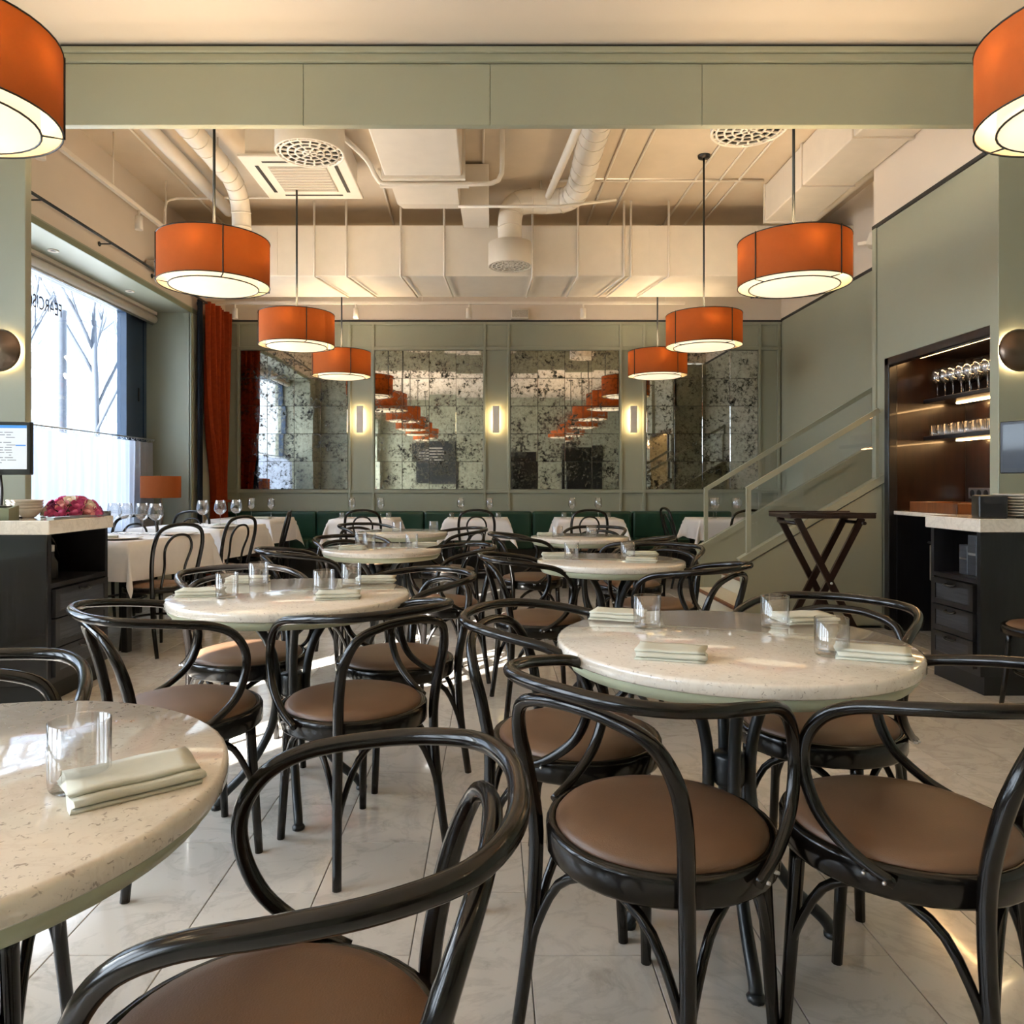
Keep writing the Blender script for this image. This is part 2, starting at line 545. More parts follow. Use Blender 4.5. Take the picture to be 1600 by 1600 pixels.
# ------------------------------------------------------------------ left wall with two window recesses
GX = -3.92     # glass plane
W1 = (4.98, 8.39)        # far window
SILL, HEAD = .62, 3.07
near_slots = [(-3.3, -1.32), (-1.22, .26), (.36, 1.60), (2.0, 4.2)]  # unseen openings, sized to pass the sun streaks and raise the daylight
lw = MB()
def wall_strip(y0, y1, z0=0, z1=HEAD):
    lw.box(-4.05, XL, y0, y1, z0, z1)
ys = [YR - .1]
for a, b in near_slots:
    wall_strip(ys[-1], a); wall_strip(a, b, 0, SILL); ys.append(b)
wall_strip(ys[-1], W1[0]); wall_strip(W1[0], W1[1], 0, SILL); wall_strip(W1[1], YB + .1)
lw.box(-4.05, XL, YR - .1, YB + .1, HEAD, HEAD + .07)
struct('wall_left', lw, M['sage'], 'sage green window wall with deep recesses')
struct('wall_left_upper', MB().box(-4.05, XL - .004, YR - .1, YB + .1, HEAD + .07, ZC), M['cream'], 'cream plaster wall above the window')
struct('trim_1', MB().box(XL, XL + .012, W1[0], YB, HEAD + .0, HEAD + .05), M['sage_dark'], 'olive edge trim along the window head')
struct('trim_2', MB().box(XL - .01, XL + .014, W1[1], W1[1] + .03, 0, HEAD), M['sage'], 'sage corner bead at the far window reveal')
struct('wall_far_corner_left', MB().box(XL, XL + .02, W1[1] + .03, YB, 0, HEAD), M['sage'])

# far window: navy frame, glass, side leaf
win = struct('window_1', MB()
    .box(GX - .05, GX + .03, W1[0], W1[1], 2.96, HEAD)
    .box(GX - .05, GX + .03, W1[0], W1[1], SILL, SILL + .07)
    .box(GX - .05, GX + .03, W1[1] - .06, W1[1], SILL, HEAD)
    .box(GX - .05, GX + .05, 7.89, 7.99, SILL, HEAD)
    .box(GX - .05, GX + .03, W1[0], W1[0] + .06, SILL, HEAD), M['navy'], 'tall street window in a navy frame')
MB().box(GX - .015, GX - .009, W1[0] + .06, 7.89, SILL + .07, 2.96).build('pane', M['pane'], win)
MB().box(GX - .03, GX + .02, 8.01, W1[1] - .06, SILL + .07, 2.96, bev=.008).build('side_leaf', M['navy'], win)
MB().box(GX + .02, GX + .035, 8.20, 8.23, 2.05, 2.20, bev=.004).build('latch', M['black_plastic'], win)
for q, (a, b) in enumerate(near_slots):
    w = struct('window_%d' % (q + 2), MB()
        .box(GX - .05, GX + .03, a, b, 2.96, HEAD).box(GX - .05, GX + .03, a, b, SILL, SILL + .07)
        .box(GX - .05, GX + .03, a, a + .05, SILL, HEAD).box(GX - .05, GX + .03, b - .05, b, SILL, HEAD), M['navy'], 'unseen street window sized for sun and daylight, navy frame')
    MB().box(GX - .015, GX - .009, a + .05, b - .05, SILL + .07, 2.96).build('pane', M['pane'], w)

# window lettering on the glass
def text(name, body, size, mat, loc, rot, parent=None, extrude=.001):
    cu = bpy.data.curves.new(name, 'FONT')
    cu.body = body; cu.size = size; cu.extrude = extrude
    cu.materials.append(mat)
    o = bpy.data.objects.new(name, cu)
    COL.objects.link(o)
    o.location = loc
    o.rotation_euler = rot
    if parent: o.parent = parent
    return o
tx = text('window_lettering', 'FEARCISO', .165, M['ink'], (GX - .003, 6.80, 2.66), (0, 0, 0), win, .0005)
tx.rotation_euler = Matrix(((0, 0, -1), (-1, 0, 0), (0, 1, 0))).to_euler()
tx.scale = (.72, 1, 1)
tx['label'] = 'dark mirrored lettering on the window glass'

# downlights in the soffit
for i, yy in enumerate((6.15, 7.45)):
    d = thing('recessed_downlight', ['small white downlight in the window soffit nearer the pillar', 'small white downlight in the window soffit nearer the curtain'][i], 'downlight', (-3.62, yy, HEAD), 0, 'downlights in the window soffit')
    MB().lathe([(.022, 0), (.042, 0), (.045, -.004), (.040, -.009), (.026, -.006), (.022, .0)], 16).build('bezel', M['white'], d)
    MB().lathe([(.0, -.001), (.024, -.001)], 12).build('lens', M['black_plastic'], d)

# ------------------------------------------------------------------ back wall with raised panels
bw = struct('wall_back', MB().box(-4.1, 4.3, YB + .02, YB + .2, 0, 3.21), M['sage'], 'sage green panelled back wall')
struct('wall_back_upper', MB().box(-4.1, 4.3, YB + .015, YB + .2, 3.225, ZC), M['cream'], 'cream plaster above the back panelling')
struct('trim_3', MB().box(XL, XF, YB - .005, YB + .03, 3.205, 3.228), M['black_trim'], 'black shadow line above the back panelling')
def bx(x): return (x - 769) * YB / 1165
MX = [(376, 543), (586, 755), (798, 967), (1010, 1184)]
stiles = [bx(352), bx(372)] + [bx(v) for v in (546, 583, 757, 795, 970, 1007, 1187, 1217)]
Z_RAILS = [.80, 1.045, 2.868, 3.19]
for xv in stiles:
    MB().box(xv - .018, xv + .018, YB - .005, YB + .02, .78, 3.205, bev=.006).build('stile', M['sage'], bw)
for zv in Z_RAILS[1:]:
    MB().box(XL + .02, XF, YB - .004, YB + .02, zv - .022, zv + .022, bev=.006).build('rail', M['sage'], bw)

# antiqued mirrors of 4 x 5 tiles
names = ['antiqued tile mirror left of the others, beside the rust curtain', 'antiqued tile mirror second from the left on the back wall',
         'antiqued tile mirror third from the left on the back wall', 'antiqued tile mirror nearest the stairs on the back wall']
mt_cache = {}
for q, (a, b) in enumerate(MX):
    x0, x1 = bx(a), bx(b)
    z0, z1 = 1.072, 2.84
    t = thing('wall_mirror', names[q], 'mirror', ((x0 + x1) / 2, YB, z0), 0, 'antiqued mirrors on the back wall')
    tw, th = (x1 - x0) / 4, (z1 - z0) / 5
    key = round(tw, 3)
    if key not in mt_cache:
        mt_cache[key] = MB().box(-tw / 2 + .001, tw / 2 - .001, -.003, .005, -th / 2 + .001, th / 2 - .001, bev=.0025).mesh('mirror_tile', M['mirror'])
    for i in range(4):
        for j in range(5):
            o = link('mirror_tile', mt_cache[key], t, (-(x1 - x0) / 2 + (i + .5) * tw, 0, (j + .5) * th))
            o.rotation_euler = (R(random.uniform(-.22, .22)), 0, R(random.uniform(-.22, .22)))
    MB().box(-(x1 - x0) / 2, (x1 - x0) / 2, .006, .018, 0, z1 - z0).build('backing', M['black_trim'], t)

# wall sconces between mirrors
sn = ['white wall sconce between the first and second mirrors', 'white wall sconce between the two middle mirrors', 'white wall sconce between the third and fourth mirrors']
for i, px in enumerate((563.5, 775, 989)):
    t = thing('wall_sconce', sn[i], 'wall lamp', (bx(px), YB + .012, 1.79), 0, 'sconces between the mirrors')
    MB().box(-.042, .042, -.075, -.055, 0, .34, bev=.006).build('face_plate', M['white'], t)
    MB().box(-.018, .018, -.054, .008, .03, .31).build('light_box', M['warm_lamp'], t)

# ------------------------------------------------------------------ right walls, pillars, niche
struct('wall_right_far', MB().box(XF, XF + .2, 5.9, YB + .1, 0, 3.22), M['sage'], 'sage green wall beside the stairs')
struct('wall_right_far_upper', MB().box(XF - .002, XF + .2, 5.9, YB + .1, 3.24, ZC), M['cream'], 'cream wall above the stairs')
struct('trim_4', MB().box(XF - .012, XF + .02, 5.9, YB, 3.215, 3.243), M['black_trim'], 'black shadow line above the stair wall')
NY0, NY1, NZ = 4.585, 5.885, 2.13   # niche opening
nw = MB().box(XN, XN + .06, NY1, 6.08, 0, 3.22).box(XN, XN + .06, NY0, NY1, NZ, 3.22)
nw.box(XN, XF + .2, 6.05, 6.08, 0, 3.22)
struct('wall_right', nw, M['sage'], 'sage green wall around the dark shelf niche')
struct('wall_right_upper', MB().box(XN - .002, XF + .2, YBEAM + .1, 6.082, 3.24, ZC), M['cream'], 'cream wall above the shelf niche')
struct('trim_5', MB().box(XN - .014, XN + .01, YBEAM + .08, 6.09, 3.215, 3.243), M['black_trim'], 'black shadow line above the niche wall')
struct('trim_6', MB().box(XN - .012, XN + .02, 6.03, 6.09, 0, 3.22), M['sage'], 'sage corner post at the foot of the stairs')
struct('wall_right_near', MB().box(4.0, 4.2, YR - .1, YBEAM, 0, ZN), M['sage'], 'sage green side wall by the camera')
struct('wall_rear', MB().box(-4.1, 4.3, YR - .2, YR, 0, ZN), M['sage'], 'sage green wall behind the camera')
struct('pillar_left', MB().box(-4.05, -2.816, YBEAM, YBEAM + .06, 0, 3.32, bev=.004), M['sage'], 'sage green pillar beside the window')
struct('pillar_right', MB().box(3.055, 4.2, YBEAM, YBEAM + .08, 0, 3.32, bev=.004), M['sage'], 'sage green pillar beside the shelf niche')

# niche lining
ni = struct('wall_niche', MB().box(3.75, 3.78, NY0, NY1 + .03, 0, NZ + .03).box(XN + .06, 3.75, NY0, NY1 + .03, NZ, NZ + .03), M['walnut'], 'dark wood lined bar niche')
for k in range(4):
    w = (NY1 - NY0) / 4
    MB().box(3.735, 3.75, NY0 + k * w + .001, NY0 + (k + 1) * w - .001, .93, NZ, bev=.0015).build('panel', M['walnut'], ni)
MB().box(XN + .03, 3.735, NY1, NY1 + .02, 0, NZ).build('side_panel', M['walnut'], ni)
MB().box(XN - .02, XN + .05, NY1 - .065, NY1 + .005, 0, NZ + .005, bev=.008).build('frame_post', M['ebony'], ni)
MB().box(XN - .02, XN + .05, NY0, NY1, NZ - .06, NZ + .005, bev=.008).build('frame_head', M['ebony'], ni)
SH = [1.775, 1.485]
for z in SH:
    s = MB().box(3.40, 3.735, NY0, NY1 - .002, z, z + .032, bev=.004).build('shelf', M['ebony'], ni)
    MB().box(3.60, 3.625, NY0 + .05, NY1 - .10, z - .009, z - .001).build('led_strip', M['warm_led'], s)
MB().box(3.30, 3.325, NY0 + .05, NY1 - .10, NZ - .012, NZ - .002).build('led_strip', M['warm_led'], ni)

# ------------------------------------------------------------------ stairs
st = struct('staircase', MB().box(1.99, XF - .005, 5.93, 5.97, 0, .02), M['sage'], 'sage green staircase with sloping rails')
def wedge(y0, y1, x0, z0, x1, z1, name, mat):
    MB().prism([(x0, 0), (x1, 0), (x1, z1), (x0, z0)], 1, y0, y1).build(name, mat, st)
wedge(5.93, 5.975, 2.02, .50, 3.10, 1.137, 'near_panel', M['sage'])
wedge(7.18, 7.225, 2.02, .50, XF - .004, 1.475, 'far_panel', M['sage'])
MB().beam((1.975, 5.952, .525), (3.12, 5.952, 1.195), .085, .055).build('near_cap', M['sage'], st)
MB().beam((1.975, 7.2, .505), (XF - .01, 7.2, 1.500), .085, .055).build('far_cap', M['sage'], st)
MB().box(1.985, 2.035, 5.925, 5.98, 0, .53, bev=.004).build('near_post', M['sage'], st)
MB().box(1.985, 2.035, 7.175, 7.23, 0, .51, bev=.004).build('far_post', M['sage'], st)
for (yy, xa, za, xb, zb, ca, cb) in ((5.952, 2.045, 1.10, 3.07, 1.732, .58, 1.165), (7.2, 2.064, 1.085, 3.67, 2.065, .56, 1.48)):
    MB().box(xa - .018, xa + .018, yy - .012, yy + .012, ca - .03, za + .015).build('baluster', M['sage'], st)
    MB().box(xb - .012, xb + .012, yy - .012, yy + .012, cb - .02, zb).build('baluster', M['sage'], st)
    MB().beam((xa - .012, yy, za), (xb + .015, yy, zb), .03, .04).build('handrail', M['sage'], st)
    MB().prism([(xa + .02, ca), (xb - .02, cb), (xb - .02, zb - .03), (xa + .02, za - .01)], 1, yy - .004, yy + .004).build('glass_panel', M['pane'], st)
for k in range(7):
    x = 1.961 + .245 * k; z = .152 * (k + 1)
    MB().box(x, XF - .006, 5.98, 7.175, z - .152, z - .02).build('riser', M['riser'], st)
    MB().box(x - .02, XF - .006, 5.98, 7.175, z - .02, z - .003).build('tread', M['riser'], st)
    MB().box(x - .026, x + .012, 5.98, 7.175, z - .022, z, bev=.004).build('nosing', M['nosing'], st)
# ------------------------------------------------------------------ outside
ext = struct('street_ground', MB().box(-60, -4.06, -40, 90, -.3, -.2), M['pavement'], 'pale pavement outside the window')
sun_block = struct('street_sun_block', MB().box(-9.5, -4.3, 1.74, 1.92, -.2, 7).box(-9.5, -4.25, 1.72, 1.94, 7, 7.15), M['facade'], 'pale unseen wall added outside to block the sun')  # unseen wall added to keep direct sun off the windows beyond it
struct('street_sun_block_rear', MB().box(-5.85, -4.3, -4.5, -4.3, -.2, 7).box(-5.9, -4.25, -4.52, -4.28, 7, 7.15), M['facade'], 'pale unseen stub wall added to block sun behind the camera')  # unseen stub added to stop sun entering the rearmost window
fac = struct('street_facade', MB().box(-30, -29, 10, 80, -.2, 22), M['facade'], 'pale building facade across the street')
for zz in (4.2, 8.4, 12.6, 16.8):
    MB().box(-29, -28.7, 10, 80, zz, zz + .9).build('spandrel_band', M['facade_glass'], fac)
    for k in range(12):
        MB().box(-29.02, -28.97, 12 + k * 5.5, 15 + k * 5.5, zz + 1.6, zz + 3.6).build('facade_window', M['facade_glass'], fac)
tree = thing('bare_tree', 'bare young street tree seen through the window', 'tree', (-9.2, 17.2, -.2))
random.seed(11)
def branch(mb, p, d, ln, r, depth):
    pts = [p]
    q = p.copy()
    for i in range(4):
        d = (d + Vector((random.uniform(-.12, .12), random.uniform(-.12, .12), random.uniform(0, .1)))).normalized()
        q = q + d * ln / 4
        pts.append(q.copy())
    mb.tube(pts, [r, r * .6], 6, 2)
    if depth > 0:
        for i in range(random.choice((3, 4))):
            k = random.choice((1, 2, 3, 4))
            nd = (d + Vector((random.uniform(-.7, .7), random.uniform(-.7, .7), random.uniform(.1, .5)))).normalized()
            branch(mb, pts[k], nd, ln * random.uniform(.5, .75), r * .5, depth - 1)
def make_tree(t, h, seed, r=.09):
    random.seed(seed)
    MB().tube([(0, 0, 0), (.05, .03, h * .3), (0, 0, h * .6)], [r, r * .75], 8, 3).build('trunk', M['bark'], t)
    mb = MB()
    for k in range(6):
        a = k * 1.1
        branch(mb, Vector((0, 0, h * (.28 + .06 * k))), Vector((math.cos(a) * .5, math.sin(a) * .5, .9)), h * .36, r * .45, 2)
    mb.build('branches', M['bark'], t)
make_tree(tree, 8.5, 3)
tree2 = thing('bare_tree', 'bare street tree with a leaning trunk beside the pillar', 'tree', (-8.5, 12.2, -.2))
make_tree(tree2, 7.5, 5, .06)
post = thing('street_post', 'grey street post with a scrolled bracket outside the window', 'post', (-7.0, 12.1, -.2))
MB().lathe([(.10, 0), (.10, .3), (.085, .35), (.085, 4.1), (.09, 4.15), (.0, 4.16)], 14).build('shaft', M['bark'], post)
MB().tube([(.09, -.03, 3.4), (.16, -.05, 3.3), (.18, -.06, 3.15), (.12, -.05, 3.05), (.09, -.05, 3.12)], .02, 6).build('scroll', M['white'], post)

# ------------------------------------------------------------------ ceiling services
def P(x, y, Z):
    return ((x - 769) * Z / 1165, Z, 1.15 - (y - 755) * Z / 1165)
bulk = thing('bulkhead_duct', 'long white boxed bulkhead along the back of the ceiling', 'duct', (0, 7.6, 3.26))
MB().box(XL, XF, 0, .86, 0, .52, bev=.01).build('box', M['white'], bulk)
for k, xx in enumerate((-2.2, -.9, .35, 1.6, 2.7)):
    MB().box(xx, xx + .012, -.004, .0, .01, .51).build('seam', M['white'], bulk)
# conduits over the bulkhead face
cx = [(491, 352, 8, 30), (541, 352, 10, 28), (626, 352, 3, 14), (694, 352, 2, 8), (903, 352, -2, -6), (1045, 352, -6, -26), (986, 352, -8, -20), (975, 352, -8, -24), (832, 352, -2, -4)]
for i, (px, py, d1, d2) in enumerate(cx):
    x0 = (px - 769) * 7.58 / 1165
    x1 = x0 + d2 / 1165 * 7.6
    lab = 'thin white conduit %s over the bulkhead face' % ['furthest left', 'second from the left', 'left of the elbow duct, short kink,', 'just left of the hanging drum diffuser', 'just right of the hanging drum diffuser', 'furthest right', 'second from the right', 'third from the right', 'behind the hanging drum diffuser'][i]
    o = MB().tube([(x0, 7.58, ZC - .05), (x0, 7.58, 3.50), (x0, 7.58, 3.25), (x0 + (x1 - x0) * .2, 7.62, 3.235), (x1, 8.35, 3.235)], .011, 6, 1).build('conduit', M['white'])
    tag(o, lab, 'conduit', 'conduits over the bulkhead')

# AC cassette
ac = thing('ceiling_cassette', 'square white ceiling air conditioner with a grey grille', 'air conditioner', (-1.61, 6.4, 3.757))
MB().box(-.43, .43, -.45, .45, 0, .03, bev=.01).build('panel', M['white'], ac)
MB().box(-.38, .38, -.40, .40, .03, ZC - 3.76).build('body', M['white'], ac)
MB().box(-.24, .24, -.26, .26, -.006, 0, bev=.003).build('grille', M['grille'], ac)
for k in range(9):
    MB().box(-.23, .23, -.235 + k * .058, -.225 + k * .058, -.010, -.005).build('grille_slat', M['white'], ac)
for (a, b, c, d) in ((-.34, -.31, -.28, .28), (.31, .34, -.28, .28), (-.26, .26, -.36, -.335), (-.26, .26, .335, .36)):
    MB().box(a, b, c, d, -.003, .001).build('outlet_slot', M['black_trim'], ac)

# drum diffusers
def drum(loc, r, h, lab, seedv, up):
    t = thing('drum_diffuser', lab, 'air diffuser', loc, 0, 'white drum diffusers')
    MB().lathe([(r, .004), (r, h), (r * .9, h), (.0, h)], 32).lathe([(r, .004), (r * .985, 0), (r * .93, .004), (r * .93, .03)], 32).build('drum', M['white'], t)
    MB().lathe([(0, .03), (r * .94, .03)], 32).build('void', M['void'], t)
    # perforated face: rings and spokes
    face = MB()
    for q, rr in enumerate((.20, .42, .63, .84)):
        face.lathe([(r * rr - r * .026, .003), (r * rr - r * .026, .014), (r * rr + r * .026, .014), (r * rr + r * .026, .003), (r * rr - r * .026, .003)], 32)
        nn = (5, 9, 13, 17)[q]
        r0 = (0.0, .20, .42, .63)[q] * r
        for k in range(nn):
            a = 2 * PI * k / nn + q * .3
            face.beam((r0 * math.cos(a), r0 * math.sin(a), .0085), (r * rr * math.cos(a), r * rr * math.sin(a), .0085), r * .055, .01)
    nn = 22
    for k in range(nn):
        a = 2 * PI * k / nn
        face.beam((r * .84 * math.cos(a), r * .84 * math.sin(a), .0085), (r * .95 * math.cos(a), r * .95 * math.sin(a), .0085), r * .05, .01)
    face.build('perforated_face', M['white'], t)
    if up:
        MB().lathe([(r * .55, h), (r * .55, up)], 20).build('neck', M['white'], t)
    return t
drum((-1.33, 5.44, 3.55), .25, .32, 'white drum diffuser in front of the ceiling cassette', 1, ZC - 3.55)
drum((1.715, 4.98, 3.50), .25, .30, 'white drum diffuser cut by the beam, right of centre', 2, ZC - 3.50)
drum(((797 - 769) * 7.2 / 1165, 7.2, 3.24), .21, .22, 'white drum diffuser hanging from the elbow duct', 3, 0)

def spiral_duct(name, label, pts, r):
    t = thing(name, label, 'duct')
    MB().tube(pts, r, 16, 6).build('pipe', M['white'], t)
    C = catmull(pts, 8)
    acc = 0
    for a, b in zip(C[:-1], C[1:]):
        acc += (b - a).length
        if acc > .13:
            acc = 0
            d = (b - a).normalized()
            MB().tube([a - d * .005, a + d * .005], r + .005, 14, 1).build('seam_ring', M['white'], t)
    return t
xd = (797 - 769) * 7.2 / 1165
sd = spiral_duct('elbow_duct', 'white spiral elbow duct feeding the hanging diffuser', [(.80, 4.95, 3.90), (.80, 6.2, 3.90), (.80, 6.85, 3.88), (.73, 7.12, 3.87), (.55, 7.2, 3.87), (.36, 7.2, 3.87), (.22, 7.2, 3.83), (xd, 7.2, 3.70), (xd, 7.2, 3.455)], .115)
MB().tube([(.22 + .25, 7.2, 3.97), (.22 + .25, 7.2, ZC)], .008, 6, 1).build('hanger', M['white'], sd)
sp = spiral_duct('spiral_duct', 'white spiral duct turning down behind the left pendant', [(-2.33, 4.95, 3.86), (-2.31, 6.3, 3.86), (-2.30, 6.65, 3.82), (-2.30, 6.82, 3.66), (-2.30, 6.86, 3.30)], .085)
for yy in (5.4, 6.3):
    MB().tube([(-2.32, yy, 3.9), (-2.32, yy, ZC)], .008, 6, 1).build('hanger', M['white'], sp)
tag(MB().tube([(-2.68, 4.95, 3.92), (-2.68, 7.59, 3.92)], .06, 12, 1).build('ceiling_pipe', M['white']), 'straight white pipe beside the spiral duct at left', 'pipe')
tag(MB().tube([(3.28, 6.1, 3.86), (3.28, 8.9, 3.86)], .055, 12, 1).build('ceiling_pipe', M['white']), 'straight white pipe under the slab at right', 'pipe')
tag(MB().tube([(.66, 4.95, 3.72), (.50, 6.62, 3.70)], .032, 10, 1).build('ceiling_pipe', M['white']), 'slanting white pipe left of the elbow duct', 'pipe')

bd = thing('rectangular_duct', 'large white rectangular duct hanging in the middle of the ceiling', 'duct', (-.55, 0, 3.6))
MB().box(-.31, .31, 4.95, 5.95, 0, .42, bev=.012).build('duct_section', M['white'], bd)
for yy in (5.07, 5.97):
    MB().box(-.335, .335, yy - .02, yy + .02, -.02, .44).build('flange', M['white'], bd)
MB().prism([(6.02, .0), (6.55, .0), (6.98, .12), (7.35, .38), (7.35, .44), (6.02, .44)], 0, -.28, .26).build('offset_section', M['white'], bd)
MB().prism([(6.75, .05), (7.5, .12), (7.5, .44), (6.75, .44)], 0, .262, .52).build('branch_section', M['white'], bd)
MB().box(-.36, .36, 6.03, 6.07, -.05, -.02).build('hanger_bar', M['white'], bd)
rv = MB()
for k in range(22):
    rv.box(-.29 + k * .027, -.283 + k * .027, 5.10, 5.107, -.004, .002)
    rv.box(-.29 + k * .027, -.283 + k * .027, 5.125, 5.132, -.004, .002)
rvo = rv.build('rivets', M['grille'], bd); rvo['kind'] = 'stuff'

rd = thing('rectangular_duct', 'long white rectangular duct along the right of the ceiling', 'duct', (2.66, 0, 3.70))
MB().box(0, .44, 4.92, 7.3, 0, .355, bev=.01).build('duct_section', M['white'], rd)
for yy in (5.5, 6.4, 7.27):
    MB().box(-.012, .45, yy - .015, yy + .015, -.014, .365).build('flange', M['white'], rd)
# thin conduits on the slab
for i, (x, y0, y1) in enumerate(((-2.95, 4.95, 8.4), (-.05, 4.95, 8.5), (1.12, 4.95, 8.45), (1.36, 4.95, 8.45), (1.98, 5.3, 8.5), (2.22, 5.3, 8.5), (2.40, 5.3, 8.5), (-1.05, 6.9, 8.4))):
    o = MB().tube([(x, y0, ZC - .014), (x - .03, (y0 + y1) / 2, ZC - .014), (x - .06, y1, ZC - .014)], .012, 6, 2).build('ceiling_conduit', M['white'])
    tag(o, ['thin conduit on the slab nearest the left wall', 'thin conduit on the slab beside the middle duct', 'thin conduit on the slab left of the right pendant rose', 'thin conduit on the slab touching the right pendant rose', 'thin conduit on the slab right of the pendant rose', 'middle thin conduit of three by the right duct', 'thin conduit on the slab beside the right duct', 'short thin conduit on the slab behind the cassette'][i], 'conduit', 'conduits on the slab')
o = MB().tube([(.55, 7.15, ZC - .02), (2.6, 7.15, ZC - .02)], .014, 6, 1).build('ceiling_conduit', M['white'])
tag(o, 'thin conduit crossing the slab from elbow duct to right duct', 'conduit', 'conduits on the slab')
o = MB().tube([(-3.2, 7.3, 3.4), (-3.2, 7.3, 3.85), (-3.12, 7.3, 3.93), (-2.9, 7.3, 3.94), (-1.7, 7.3, 3.95)], .014, 6, 3).build('ceiling_conduit', M['white'])
tag(o, 'thin white conduit bending over at the left wall', 'conduit', 'conduits on the slab')
o = MB().tube([(-1.18, 5.6, 3.80), (-1.0, 5.9, 3.72), (-.92, 6.03, 3.60), (-.80, 6.03, 3.57), (-.2, 6.03, 3.57), (.05, 6.03, 3.60), (.08, 6.0, 3.8), (.08, 5.95, ZC - .01)], .02, 8, 3).build('refrigerant_pipe', M['white'])
tag(o, 'lagged white pipe looping under the middle duct', 'pipe')
o = MB().tube([(-.3, 6.6, 3.60), (.6, 6.6, 3.60), (1.1, 6.6, 3.66)], .014, 8, 1).build('sprinkler_pipe', M['white'])
tag(o, 'straight white sprinkler pipe below the elbow duct', 'pipe')

# track lights
def spot(mb_parent, loc, tilt=(0, 0, 0)):
    s = link('spotlight', None, mb_parent, loc)
    s.rotation_euler = tilt
    MB().tube([(0, 0, 0), (0, 0, -.05)], .012, 8, 1).lathe([(.0, -.045), (.032, -.05), (.034, -.17), (.03, -.17), (.026, -.16), (0, -.16)], 14).build('spot_body', M['white'], s)
tr = thing('track_light', 'white track light along the left wall under the ceiling', 'track light')
MB().beam((-3.15, 4.95, 3.6), (-3.15, 7.25, 3.6), .035, .035).build('track', M['white'], tr)
for yy in (5.0, 6.2, 7.2):
    MB().tube([(-3.15, yy, 3.61), (-3.15, yy, ZC)], .006, 6, 1).build('hanger', M['white'], tr)
spot(tr, (-3.15, 6.65, 3.58))
spot(tr, (-3.15, 5.2, 3.58))
tr = thing('track_light', 'white track light along the back wall above the mirrors', 'track light')
MB().beam((-3.3, 8.9, 3.30), (2.3, 8.9, 3.30), .035, .03).build('track', M['white'], tr)
for px in (367, 556, 733, 911):
    spot(tr, ((px - 769) * 8.9 / 1165, 8.9, 3.285))
for px in (400, 660, 1040):
    MB().tube([((px - 769) * 8.9 / 1165, 8.9, 3.31), ((px - 769) * 8.9 / 1165, 8.9, ZC)], .006, 6, 1).build('hanger', M['white'], tr)

# speakers
t = thing('wall_speaker', 'small grey speaker box above the back panelling', 'speaker', (bx(812), YB - .10, 3.235))
MB().box(-.11, .11, 0, .11, 0, .11, bev=.012).build('cabinet', M['white'], t)
MB().box(-.10, .10, -.004, 0, .01, .10).build('speaker_grille', M['grille'], t)
t = thing('wall_speaker', 'tilted grey speaker box above the stair wall trim', 'speaker', (3.56, 6.9, 3.33), R(55))
MB().box(-.09, .09, -.07, .07, 0, .12, bev=.012, rot=Matrix.Rotation(R(18), 3, 'X')).build('cabinet', M['white'], t)
MB().box(-.08, .08, -.079, -.071, .01, .11, rot=Matrix.Rotation(R(18), 3, 'X'), piv=(0, 0, .06)).build('speaker_grille', M['grille'], t)
MB().beam((0, .05, .06), (.0, .16, .06), .03, .03).build('bracket', M['white'], t)

# curtain rail on the left wall
t = thing('curtain_rail', 'dark steel curtain rail along the window wall', 'curtain rail')
MB().tube([(-3.28, 4.97, 3.22), (-3.28, 9.42, 3.22)], .012, 8, 1).build('rod', M['iron'], t)
for yy in (5.45, 6.45, 7.45, 8.6):
    MB().tube([(XL - .0, yy, 3.22), (-3.28, yy, 3.22)], .006, 6, 1).lathe([(0, 0), (.022, 0), (.022, .006), (0, .006)], 10, (XL, yy, 3.22), axis=Matrix.Rotation(R(90), 3, 'Y')).build('bracket', M['iron'], t)
t = thing('cable_box', 'dark junction box with cables high on the left wall', 'junction box', (-3.36, 7.6, 3.30))
MB().box(-.035, .05, -.30, .10, -.03, .04, bev=.008).build('case', M['grille'], t)
MB().tube([(.06, -.3, .02), (.075, -.1, .05), (.06, .1, .0)], .012, 6, 3).build('cable', M['iron'], t)

